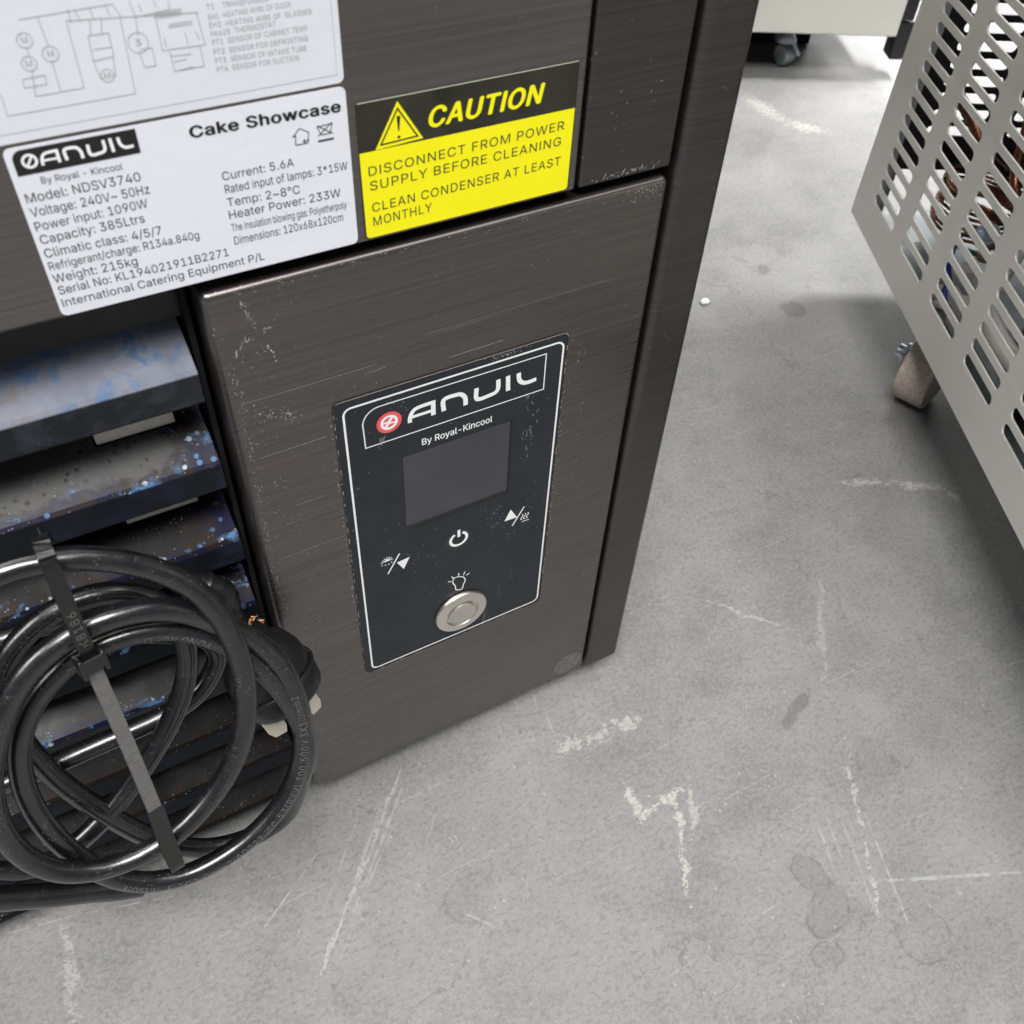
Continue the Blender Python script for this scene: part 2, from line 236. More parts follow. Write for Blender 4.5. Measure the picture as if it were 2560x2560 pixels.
import numpy as np
from mathutils.geometry import delaunay_2d_cdt
_tc = {}
def text_mesh(txt, bold=0.0, shear=0.0, spacing=1.0, res=3):
    """outlines of a line of text, filled by winding number so that overlapping contours stay solid"""
    key = (txt, bold, shear, spacing, res)
    if key in _tc: return _tc[key]
    cu = bpy.data.curves.new('t', 'FONT'); cu.body = txt.replace('I', '\u0399') if FONT is not None else txt; cu.size = 1.0
    if FONT is not None: cu.font = FONT
    cu.shear = shear; cu.space_character = spacing; cu.resolution_u = res
    cu.fill_mode = 'NONE'
    o = bpy.data.objects.new('t', cu); COL.objects.link(o)
    dg = bpy.context.evaluated_depsgraph_get()
    me = bpy.data.meshes.new_from_object(o.evaluated_get(dg))
    V = np.array([v.co[:2] for v in me.vertices], dtype=float); E = [tuple(e.vertices) for e in me.edges]
    bpy.data.objects.remove(o); bpy.data.curves.remove(cu); bpy.data.meshes.remove(me)
    # walk each closed loop in vertex order so every edge has the contour's direction
    comp = []; start = 0; nxt = {}
    adj = {}
    for a, b_ in E: adj.setdefault(a, []).append(b_); adj.setdefault(b_, []).append(a)
    seen = set(); DE = []; loops = []
    for s in range(len(V)):
        if s in seen or s not in adj: continue
        loop = [s]; seen.add(s); cur = s
        n_ = s+1 if s+1 in adj[s] else adj[s][0]
        while n_ not in seen:
            loop.append(n_); seen.add(n_); cur = n_
            c_ = [w for w in adj[cur] if w not in seen]
            if not c_: break
            n_ = c_[0]
        loops.append(loop); DE += list(zip(loop, loop[1:]+loop[:1]))
    # nearby contours (a glyph and its counter) are triangulated together
    lv = [(V[l][:, 0].min(), V[l][:, 0].max(), l) for l in loops]; lv.sort(key=lambda t: t[0])
    groups = []
    for a, b_, l in lv:
        if groups and a < groups[-1][0]-1e-6: groups[-1][1].append(l); groups[-1][0] = max(groups[-1][0], b_)
        else: groups.append([b_, [l]])
    vs = []; fs = []
    for _, ls in groups:
        idx = [i for l in ls for i in l]; loc = {g: k for k, g in enumerate(idx)}
        P2 = [Vector((V[i][0], V[i][1])) for i in idx]
        ed = [(loc[a], loc[b_]) for l in ls for a, b_ in zip(l, l[1:]+l[:1])]
        out = delaunay_2d_cdt(P2, ed, [], 0, 1e-6)
        ov = np.array([tuple(v) for v in out[0]]); tf = out[2]
        A = np.array([V[a] for l in ls for a in l]); B = np.array([V[a] for l in ls for a in l[1:]+l[:1]])
        base = len(vs); vs += [(v[0], v[1], 0.0) for v in ov]
        for f in tf:
            c_ = ov[list(f)].mean(0)
            up = (A[:, 1] <= c_[1]) & (B[:, 1] > c_[1]); dn = (A[:, 1] > c_[1]) & (B[:, 1] <= c_[1])
            side = (B[:, 0]-A[:, 0])*(c_[1]-A[:, 1])-(c_[0]-A[:, 0])*(B[:, 1]-A[:, 1])
            if int((up & (side > 0)).sum())-int((dn & (side < 0)).sum()): fs.append(tuple(base+k for k in f))
    if bold:   # heavier weight: the same glyphs struck several times a hair apart
        v0, f0 = list(vs), list(fs)
        for k, (dx, dy) in enumerate(((bold, 0), (-bold, 0), (0, bold*0.6), (0, -bold*0.6), (bold*0.5, 0), (-bold*0.5, 0))):
            base = len(vs); vs += [(v[0]+dx, v[1]+dy, 0.004*(k+1)) for v in v0]; fs += [tuple(base+i for i in f) for f in f0]
    _tc[key] = (vs, fs)
    return vs, fs

CAPH = 0.73
def caph():
    vs, fs = text_mesh('H'); return max(v[1] for v in vs)
CAPH = caph()

def put_text(name, item, y, mat, parent, bold=0.0, shear=0.0, spacing=1.0, **k):
    txt, x, z, dx, dz, cap = item
    vs, fs = text_mesh(txt, bold, shear, spacing)
    x0 = min(v[0] for v in vs); x1 = max(v[0] for v in vs)
    sx = dx/(x1-x0); sz = cap/CAPH
    out = []
    for v in vs:
        u = (v[0]-x0)*sx
        out.append((x+u, y-v[2]*0.001, z+v[1]*sz+dz*u/dx))
    return mesh_obj(name, out, fs, mat, parent, **k)

# ------------------------------------------------------------------ materials
def mat(name):
    m = bpy.data.materials.new(name); m.use_nodes = True
    nt = m.node_tree; nt.nodes.clear()
    out = nt.nodes.new('ShaderNodeOutputMaterial'); b = nt.nodes.new('ShaderNodeBsdfPrincipled')
    nt.links.new(b.outputs[0], out.inputs[0])
    return m, nt, b

class N:
    """tiny node builder"""
    def __init__(s, nt): s.nt = nt
    def new(s, t, **k):
        n = s.nt.nodes.new(t)
        for a, v in k.items(): setattr(n, a, v)
        return n
    def set(s, sock, v):
        if isinstance(v, bpy.types.NodeSocket): s.nt.links.new(v, sock)
        else: sock.default_value = v
    def geo(s): return s.new('ShaderNodeNewGeometry').outputs['Position']
    def obj(s): return s.new('ShaderNodeTexCoord').outputs['Object']
    def mapping(s, vec, loc=(0,0,0), rot=(0,0,0), scale=(1,1,1), vt='POINT'):
        n = s.new('ShaderNodeMapping', vector_type=vt); s.set(n.inputs[0], vec)
        n.inputs['Location'].default_value = loc; n.inputs['Rotation'].default_value = rot; n.inputs['Scale'].default_value = scale
        return n.outputs[0]
    def noise(s, vec, scale, detail=4, rough=0.55, dist=0.0, col=False):
        n = s.new('ShaderNodeTexNoise'); s.set(n.inputs['Vector'], vec)
        n.inputs['Scale'].default_value = scale; n.inputs['Detail'].default_value = detail
        n.inputs['Roughness'].default_value = rough; n.inputs['Distortion'].default_value = dist
        return n.outputs['Color' if col else 'Fac']
    def voro(s, vec, scale, feat='F1', rand=1.0, out='Distance'):
        n = s.new('ShaderNodeTexVoronoi', feature=feat); s.set(n.inputs['Vector'], vec)
        n.inputs['Scale'].default_value = scale; n.inputs['Randomness'].default_value = rand
        return n.outputs[out]
    def ramp(s, fac, lo, hi, a=0.0, b=1.0, smooth=False):
        n = s.new('ShaderNodeMapRange', interpolation_type='SMOOTHSTEP' if smooth else 'LINEAR'); n.clamp = True
        s.set(n.inputs['Value'], fac)
        n.inputs['From Min'].default_value = lo; n.inputs['From Max'].default_value = hi
        s.set(n.inputs['To Min'], a); s.set(n.inputs['To Max'], b)
        return n.outputs[0]
    def math(s, op, a, b=0.0, c=None):
        n = s.new('ShaderNodeMath', operation=op); s.set(n.inputs[0], a); s.set(n.inputs[1], b)
        if c is not None: s.set(n.inputs[2], c)
        return n.outputs[0]
    def vmath(s, op, a, b=(0,0,0), out=0):
        n = s.new('ShaderNodeVectorMath', operation=op); s.set(n.inputs[0], a); s.set(n.inputs[1], b)
        return n.outputs[out]
    def mix(s, fac, a, b):
        n = s.new('ShaderNodeMix', data_type='RGBA'); s.set(n.inputs[0], fac)
        s.set(n.inputs[6], a); s.set(n.inputs[7], b)
        return n.outputs[2]
    def sep(s, vec):
        n = s.new('ShaderNodeSeparateXYZ'); s.set(n.inputs[0], vec); return n.outputs
    def bump(s, h, strength, dist=0.001):
        n = s.new('ShaderNodeBump'); n.inputs['Strength'].default_value = strength; n.inputs['Distance'].default_value = dist
        s.set(n.inputs['Height'], h); return n.outputs[0]

def C4(r, g=None, b=None):
    if g is None: g = b = r
    return (r, g, b, 1)

def simple(name, col, rough=0.5, metal=0.0, spec=0.5, nz=0.0, nscale=300, bump=0.0, coat=0.0):
    m, nt, b = mat(name); q = N(nt)
    p = q.obj()
    n1 = q.noise(p, nscale, 4)
    c = q.mix(q.ramp(n1, 0.3, 0.7), C4(*[v*(1-nz) for v in col]), C4(*[min(1, v*(1+nz)) for v in col]))
    q.set(b.inputs['Base Color'], c)
    q.set(b.inputs['Roughness'], q.ramp(n1, 0.3, 0.7, max(0.02, rough-0.06), rough+0.06))
    b.inputs['Metallic'].default_value = metal
    b.inputs['Specular IOR Level'].default_value = spec
    b.inputs['Coat Weight'].default_value = coat
    if bump: q.set(b.inputs['Normal'], q.bump(n1, bump, 0.0003))
    return m

def brushed(name, col, scratch=0.35, edge=None, rough=0.36, tint=(1,1,1)):
    """dark brushed stainless: fine horizontal grain, long hairlines, pin-prick scuffs"""
    m, nt, b = mat(name); q = N(nt)
    p = q.obj()
    g1 = q.noise(q.mapping(p, scale=(6, 6, 900)), 1.0, 3, 0.7)
    g2 = q.noise(q.mapping(p, scale=(2.5, 2.5, 2600)), 1.0, 2, 0.6)
    g3 = q.noise(q.mapping(p, scale=(14, 14, 5200)), 1.0, 2, 0.6)
    big = q.noise(p, 9, 3)
    grain = q.math('ADD', q.math('MULTIPLY', g1, 0.45), q.math('ADD', q.math('MULTIPLY', g2, 0.3), q.math('MULTIPLY', g3, 0.25)))
    gr = q.ramp(grain, 0.36, 0.64)
    # wiped smears
    smear = q.ramp(q.noise(q.mapping(p, rot=(0, 0.5, 0), scale=(18, 18, 45)), 1.0, 5, 0.6), 0.35, 0.75)
    c = q.mix(gr, C4(*[v*0.70 for v in col]), C4(*[v*1.30 for v in col]))
    c = q.mix(q.math('MULTIPLY', smear, 0.3), c, C4(col[0]*1.2, col[1]*1.12, col[2]*1.02))
    # long hairlines (bright)
    hl = q.noise(q.mapping(p, rot=(0, 0.012, 0), scale=(9, 9, 1500)), 1.0, 1, 0.5)
    hl = q.math('MULTIPLY', q.ramp(hl, 0.72, 0.80), q.ramp(q.noise(q.mapping(p, scale=(30, 30, 60)), 1.0, 2), 0.45, 0.6))
    # pricks: sparse, clustered
    vd = q.voro(q.mapping(p, rot=(0, 0.6, 0), scale=(1, 1, 0.55)), 520)
    cl = q.ramp(q.noise(p, 55, 3, 0.6), 0.55, 0.72)
    pr = q.math('MULTIPLY', q.ramp(vd, 0.16, 0.10), cl)
    vd2 = q.voro(p, 230)
    pr = q.math('MAXIMUM', pr, q.math('MULTIPLY', q.math('MULTIPLY', q.ramp(vd2, 0.075, 0.04), q.ramp(q.noise(p, 80, 2), 0.45, 0.6)), 0.6))
    sc = q.noise(q.mapping(p, rot=(0, 1.1, 0), scale=(1600, 1600, 60)), 1.0, 1)
    pr2 = q.math('MULTIPLY', q.ramp(sc, 0.74, 0.80), q.ramp(q.noise(p, 70, 3, 0.6), 0.62, 0.72))
    marks = q.math('MAXIMUM', q.math('MULTIPLY', hl, 0.55), q.math('MAXIMUM', pr, pr2))
    if edge is not None:
        x = q.sep(p)[0]
        e = q.ramp(x, edge, edge+0.03, 1.0, 0.0)
        v3 = q.ramp(q.voro(q.mapping(p, scale=(1, 1, 0.7)), 700), 0.24, 0.14)
        e2 = q.math('MULTIPLY', q.math('MULTIPLY', v3, q.ramp(q.noise(p, 95, 3, 0.6), 0.5, 0.62)), e)
        marks = q.math('MAXIMUM', marks, e2)
    c = q.mix(q.math('MULTIPLY', marks, scratch*1.6), c, C4(0.75, 0.73, 0.70))
    q.set(b.inputs['Base Color'], c)
    b.inputs['Metallic'].default_value = 0.9
    q.set(b.inputs['Roughness'], q.math('ADD', q.ramp(gr, 0, 1, rough-0.05, rough+0.07), q.math('MULTIPLY', smear, 0.05)))
    b.inputs['Anisotropic'].default_value = 0.45
    q.set(b.inputs['Normal'], q.bump(q.math('ADD', grain, q.math('MULTIPLY', marks, 0.6)), 0.10, 0.0004))
    return m

KH = 1.0134
def hom(x, y): return (x*KH, -0.22+(y+0.22)*KH)
# ------------------------------------------------------------------ material instances
M = {}
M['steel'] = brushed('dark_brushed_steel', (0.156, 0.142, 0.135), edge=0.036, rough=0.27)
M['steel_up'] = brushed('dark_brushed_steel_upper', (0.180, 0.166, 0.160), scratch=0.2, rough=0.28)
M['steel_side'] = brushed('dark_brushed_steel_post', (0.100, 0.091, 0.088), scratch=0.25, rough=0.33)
M['black'] = simple('black_paint', (0.008, 0.008, 0.009), 0.45)
M['void'] = simple('unlit_inner_metal', (0.012, 0.012, 0.013), 0.8, spec=0.2)  # near-black colour paints in the shade inside the housings
M['print_black'] = simple('black_ink', (0.010, 0.010, 0.011), 0.4)
M['print_soft'] = simple('black_ink_worn', (0.018, 0.018, 0.022), 0.45)
M['print_grey'] = simple('faded_grey_ink', (0.36, 0.37, 0.39), 0.5)
M['print_white'] = simple('white_ink', (0.86, 0.87, 0.88), 0.45, nz=0.03, nscale=900)
M['print_red'] = simple('red_ink', (0.78, 0.10, 0.10), 0.45, nz=0.12, nscale=900)
M['yellow'] = simple('yellow_vinyl', (0.93, 0.86, 0.0), 0.4, nz=0.015, nscale=60)
M['vinyl_black'] = simple('black_vinyl', (0.022, 0.022, 0.014), 0.38, nz=0.4, nscale=90)
M['rubber'] = simple('black_rubber', (0.008, 0.008, 0.009), 0.36, bump=0.3)
M['chrome'] = simple('satin_nickel', (0.74, 0.70, 0.635), 0.34, metal=1.0, nz=0.03, nscale=120)
M['chrome_in'] = simple('button_face_steel', (0.66, 0.63, 0.58), 0.38, metal=1.0, nz=0.04, nscale=120)
M['brass'] = simple('nickel_pin', (0.78, 0.73, 0.63), 0.42, metal=0.75, nz=0.06, nscale=500)
M['zinc'] = simple('zinc_plate', (0.62, 0.68, 0.76), 0.30, metal=0.85, nz=0.1, nscale=200)
M['galv'] = simple('galvanised_sheet', (0.33, 0.37, 0.38), 0.42, metal=0.6, nz=0.22, nscale=40)
M['white_plastic'] = simple('white_plastic', (0.82, 0.81, 0.77), 0.5)
M['cream_metal'] = simple('cream_metal', (0.93, 0.90, 0.80), 0.5, nz=0.04)
M['copper'] = simple('aged_copper', (0.36, 0.155, 0.095), 0.28, metal=0.9, nz=0.3, nscale=160)
M['blue_wire'] = simple('blue_wire_sleeve', (0.012, 0.03, 0.30), 0.4)
M['green_wire'] = simple('green_wire_sleeve', (0.03, 0.35, 0.12), 0.4)
M['machine'] = simple('pale_painted_panel', (0.56, 0.545, 0.50), 0.55, nz=0.025, nscale=14)
M['lcd'] = None

def mat_cable():
    m, nt, b = mat('black_pvc_cable'); q = N(nt); p = q.obj()
    n1 = q.noise(p, 120, 5, 0.6)
    dust = q.math('MULTIPLY', q.ramp(q.voro(p, 900), 0.13, 0.08), q.ramp(q.noise(p, 60, 2), 0.48, 0.6))
    scuff = q.ramp(q.noise(q.mapping(p, rot=(0.3, 0.5, 0.2), scale=(300, 300, 1400)), 1.0, 3), 0.63, 0.75)
    c = q.mix(q.ramp(n1, 0.3, 0.7), C4(0.004, 0.004, 0.0045), C4(0.008, 0.0083, 0.0095))
    c = q.mix(q.math('MULTIPLY', scuff, 0.12), c, C4(0.30, 0.30, 0.31))
    c = q.mix(q.math('MULTIPLY', dust, 0.55), c, C4(0.55, 0.54, 0.52))
    q.set(b.inputs['Base Color'], c)
    q.set(b.inputs['Roughness'], q.ramp(n1, 0.3, 0.75, 0.20, 0.32))
    b.inputs['Specular IOR Level'].default_value = 1.0
    q.set(b.inputs['Normal'], q.bump(q.math('ADD', q.noise(p, 90, 3), q.math('MULTIPLY', q.noise(p, 900, 2), 0.2)), 0.18, 0.0008))
    return m
M['cable'] = mat_cable()

def mat_membrane():
    m, nt, b = mat('graphite_membrane'); q = N(nt); p = q.obj()
    v = q.voro(p, 1500)
    sp = q.math('MULTIPLY', q.ramp(v, 0.22, 0.10), q.ramp(q.noise(p, 900, 2, 0.7), 0.5, 0.7))
    n1 = q.noise(p, 45, 5, 0.65)
    streak = q.ramp(q.noise(q.mapping(p, rot=(0, 0.05, 0), scale=(420, 420, 22)), 1.0, 4, 0.7), 0.62, 0.75)
    x, _, z = q.sep(p)[:3]
    zone = q.math('MULTIPLY', q.ramp(x, 0.108, 0.125), q.math('MULTIPLY', q.ramp(q.noise(p, 60, 3), 0.42, 0.6), q.ramp(z, 0.20, 0.16)))
    c = q.mix(q.ramp(n1, 0.3, 0.75), C4(0.013, 0.0145, 0.019), C4(0.022, 0.024, 0.030))
    c = q.mix(q.math('MULTIPLY', sp, 0.5), c, C4(0.22, 0.22, 0.23))
    c = q.mix(q.math('MULTIPLY', q.math('MULTIPLY', streak, zone), 0.35), c, C4(0.38, 0.38, 0.38))
    big = q.math('MULTIPLY', q.ramp(q.voro(p, 330), 0.06, 0.035), 0.8)
    c = q.mix(big, c, C4(0.55, 0.55, 0.55))
    q.set(b.inputs['Base Color'], c)
    b.inputs['Roughness'].default_value = 0.5
    b.inputs['Specular IOR Level'].default_value = 0.35
    q.set(b.inputs['Normal'], q.bump(q.noise(p, 1500, 2), 0.25, 0.0002))
    return m
M['membrane'] = mat_membrane()

def mat_lcd():
    m, nt, b = mat('unlit_display_window'); q = N(nt); p = q.obj()
    n1 = q.noise(p, 30, 4, 0.6)
    d = q.math('MULTIPLY', q.ramp(q.voro(p, 700), 0.08, 0.04), q.ramp(q.noise(p, 120, 2), 0.45, 0.6))
    c = q.mix(q.ramp(n1, 0.3, 0.7), C4(0.042, 0.042, 0.048), C4(0.058, 0.057, 0.064))
    q.set(b.inputs['Base Color'], q.mix(q.math('MULTIPLY', d, 0.6), c, C4(0.4)))
    b.inputs['Roughness'].default_value = 0.28
    b.inputs['Specular IOR Level'].default_value = 0.4
    return m
M['lcd'] = mat_lcd()

def mat_paper(name, col):
    m, nt, b = mat(name); q = N(nt); p = q.obj()
    n1 = q.noise(q.mapping(p, scale=(90, 90, 400)), 1.0, 3)
    q.set(b.inputs['Base Color'], q.mix(q.ramp(n1, 0.3, 0.7), C4(*[v*0.975 for v in col]), C4(*col)))
    q.set(b.inputs['Roughness'], q.ramp(q.noise(p, 40, 4), 0.3, 0.7, 0.26, 0.42))
    q.set(b.inputs['Normal'], q.bump(q.noise(p, 35, 3), 0.12, 0.002))
    return m
M['paper'] = mat_paper('white_label_vinyl', (0.76, 0.78, 0.84))
M['paper2'] = mat_paper('white_diagram_label_vinyl', (0.71, 0.735, 0.78))

def mat_louver(i):
    """black painted louvre with heat and oil bloom; up faces coloured paler for ceiling reflection"""
    m, nt, b = mat('stained_sheen_louver_paint'); q = N(nt); p = q.obj()
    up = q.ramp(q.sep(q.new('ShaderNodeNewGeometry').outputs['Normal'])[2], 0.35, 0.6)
    x, y, z = q.sep(p)[:3]
    n1 = q.noise(p, 90, 6, 0.66, 0.5); n2 = q.noise(q.mapping(p, loc=(3.1, i*1.7, 2), scale=(1, 1.5, 1)), 62, 6, 0.66, 0.6)
    n3 = q.noise(p, 160, 4, 0.6)
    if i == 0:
        top = q.mix(q.ramp(n1, 0.35, 0.65), C4(0.120, 0.128, 0.165), C4(0.168, 0.182, 0.220))  # pale lavender paints in ceiling reflection on black paint; blue blotches are residue
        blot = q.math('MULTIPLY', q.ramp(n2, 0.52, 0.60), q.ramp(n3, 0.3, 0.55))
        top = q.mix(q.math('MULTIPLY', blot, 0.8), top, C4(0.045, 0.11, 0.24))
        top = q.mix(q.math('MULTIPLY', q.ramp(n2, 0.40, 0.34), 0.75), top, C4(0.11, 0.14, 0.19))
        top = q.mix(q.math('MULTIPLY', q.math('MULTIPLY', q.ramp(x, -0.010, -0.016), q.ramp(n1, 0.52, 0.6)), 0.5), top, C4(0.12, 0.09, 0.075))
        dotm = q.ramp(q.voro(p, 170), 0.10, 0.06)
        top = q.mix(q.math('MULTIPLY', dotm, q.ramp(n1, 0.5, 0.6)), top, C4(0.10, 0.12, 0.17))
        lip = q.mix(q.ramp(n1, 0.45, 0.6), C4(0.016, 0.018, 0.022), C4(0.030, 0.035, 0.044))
    else:
        a = {1: 0.055, 2: 0.010, 3: 0.012, 4: 0.024, 5: 0.011}.get(i, 0.008)  # paler base on some louvers paints in their grey ceiling reflection
        top = q.mix(q.ramp(n1, 0.35, 0.7), C4(a*0.72, a*0.72, a*0.74), C4(a*1.15, a*1.12, a*1.1))
        # bloom along the front edge and the right end: brown, then blue violet, then pale spots
        edge_y = q.ramp(q.math('ADD', y, q.math('MULTIPLY', q.math('SUBTRACT', n1, 0.5), 0.016)), 0.0095, 0.0050)
        edge_x = q.ramp(q.math('ADD', x, q.math('MULTIPLY', q.math('SUBTRACT', n2, 0.5), 0.03)), 0.010 if i > 1 else 0.015, 0.024)
        e = q.math('MAXIMUM', edge_y, edge_x)
        if i >= 5: e = q.math('MULTIPLY', e, 0.42)
        top = q.mix(q.math('MULTIPLY', q.math('MULTIPLY', q.ramp(e, 0.10, 0.4), q.ramp(n3, 0.62, 0.42)), 0.95), top, C4(0.016, 0.009, 0.006))
        blue = q.math('MULTIPLY', q.ramp(e, 0.45, 0.8), q.ramp(n3, 0.38, 0.52))
        top = q.mix(blue, top, q.mix(q.ramp(n2, 0.4, 0.6), C4(0.003, 0.005, 0.028), C4(0.010, 0.006, 0.010)))
        spots = q.math('MULTIPLY', q.ramp(q.voro(p, 260), 0.26, 0.20), q.math('MULTIPLY', q.ramp(n1, 0.44, 0.54), q.ramp(e, 0.3, 0.7)))
        top = q.mix(spots, top, q.mix(q.ramp(n2, 0.45, 0.55), C4(0.07, 0.14, 0.27), C4(0.36, 0.42, 0.46)))
        sp2 = q.math('MULTIPLY', q.ramp(q.voro(q.mapping(p, loc=(1, 2, 3)), 620), 0.20, 0.12), q.ramp(n2, 0.47, 0.55))
        top = q.mix(q.math('MULTIPLY', sp2, q.ramp(e, 0.0, 0.4, 0.25, 0.9)), top, C4(0.22, 0.27, 0.33))
        pat = q.math('MULTIPLY', q.math('MULTIPLY', q.ramp(n2, 0.55, 0.62), q.ramp(e, 0.4, 0.8)), q.ramp(n3, 0.42, 0.52))
        top = q.mix(q.math('MULTIPLY', pat, 0.85), top, C4(0.07, 0.15, 0.30))
        dk = q.math('MULTIPLY', q.ramp(q.voro(p, 330), 0.30, 0.20), q.ramp(n1, 0.50, 0.55))
        top = q.mix(q.math('MULTIPLY', dk, 0.85), top, C4(0.008, 0.008, 0.010))
        lip = q.mix(q.ramp(n2, 0.48, 0.62), C4(0.008, 0.009, 0.012), C4(0.011, 0.015, 0.026))
    sm = q.ramp(q.noise(q.mapping(p, rot=(0, 0.7, 0), scale=(500, 500, 60)), 1.0, 3), 0.68, 0.76)
    lip = q.mix(q.math('MULTIPLY', sm, 0.25), lip, C4(0.22, 0.23, 0.24))
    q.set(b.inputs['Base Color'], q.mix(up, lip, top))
    q.set(b.inputs['Roughness'], q.ramp(n1, 0.3, 0.7, 0.30, 0.48))
    b.inputs['Specular IOR Level'].default_value = {0: 0.2, 1: 0.16, 4: 0.16}.get(i, 0.05)
    q.set(b.inputs['Normal'], q.bump(n3, 0.10, 0.0006))
    return m

def mat_satin():
    m, nt, b = mat('satin_stainless'); q = N(nt); p = q.obj()
    g = q.noise(q.mapping(p, scale=(10, 10, 700)), 1.0, 3, 0.6)
    n1 = q.noise(p, 6, 3)
    c = q.mix(q.ramp(g, 0.35, 0.65), C4(0.74, 0.72, 0.675), C4(0.80, 0.78, 0.735))
    c = q.mix(q.math('MULTIPLY', q.ramp(n1, 0.3, 0.7), 0.25), c, C4(0.66, 0.645, 0.61))
    q.set(b.inputs['Base Color'], c)
    b.inputs['Metallic'].default_value = 0.5
    q.set(b.inputs['Roughness'], q.ramp(g, 0.3, 0.7, 0.42, 0.50))
    return m
M['satin'] = mat_satin()

def mat_tread():
    m, nt, b = mat('worn_tread'); q = N(nt); p = q.obj()
    n1 = q.noise(p, 420, 6, 0.75); n2 = q.noise(p, 55, 3)
    c = q.mix(q.ramp(n1, 0.35, 0.65), C4(0.38, 0.31, 0.27), C4(0.66, 0.57, 0.50))
    c = q.mix(q.ramp(n2, 0.60, 0.68), c, C4(0.16, 0.14, 0.14))
    q.set(b.inputs['Base Color'], c); b.inputs['Roughness'].default_value = 0.85
    q.set(b.inputs['Normal'], q.bump(n1, 0.5, 0.001))
    return m
M['tread'] = mat_tread()

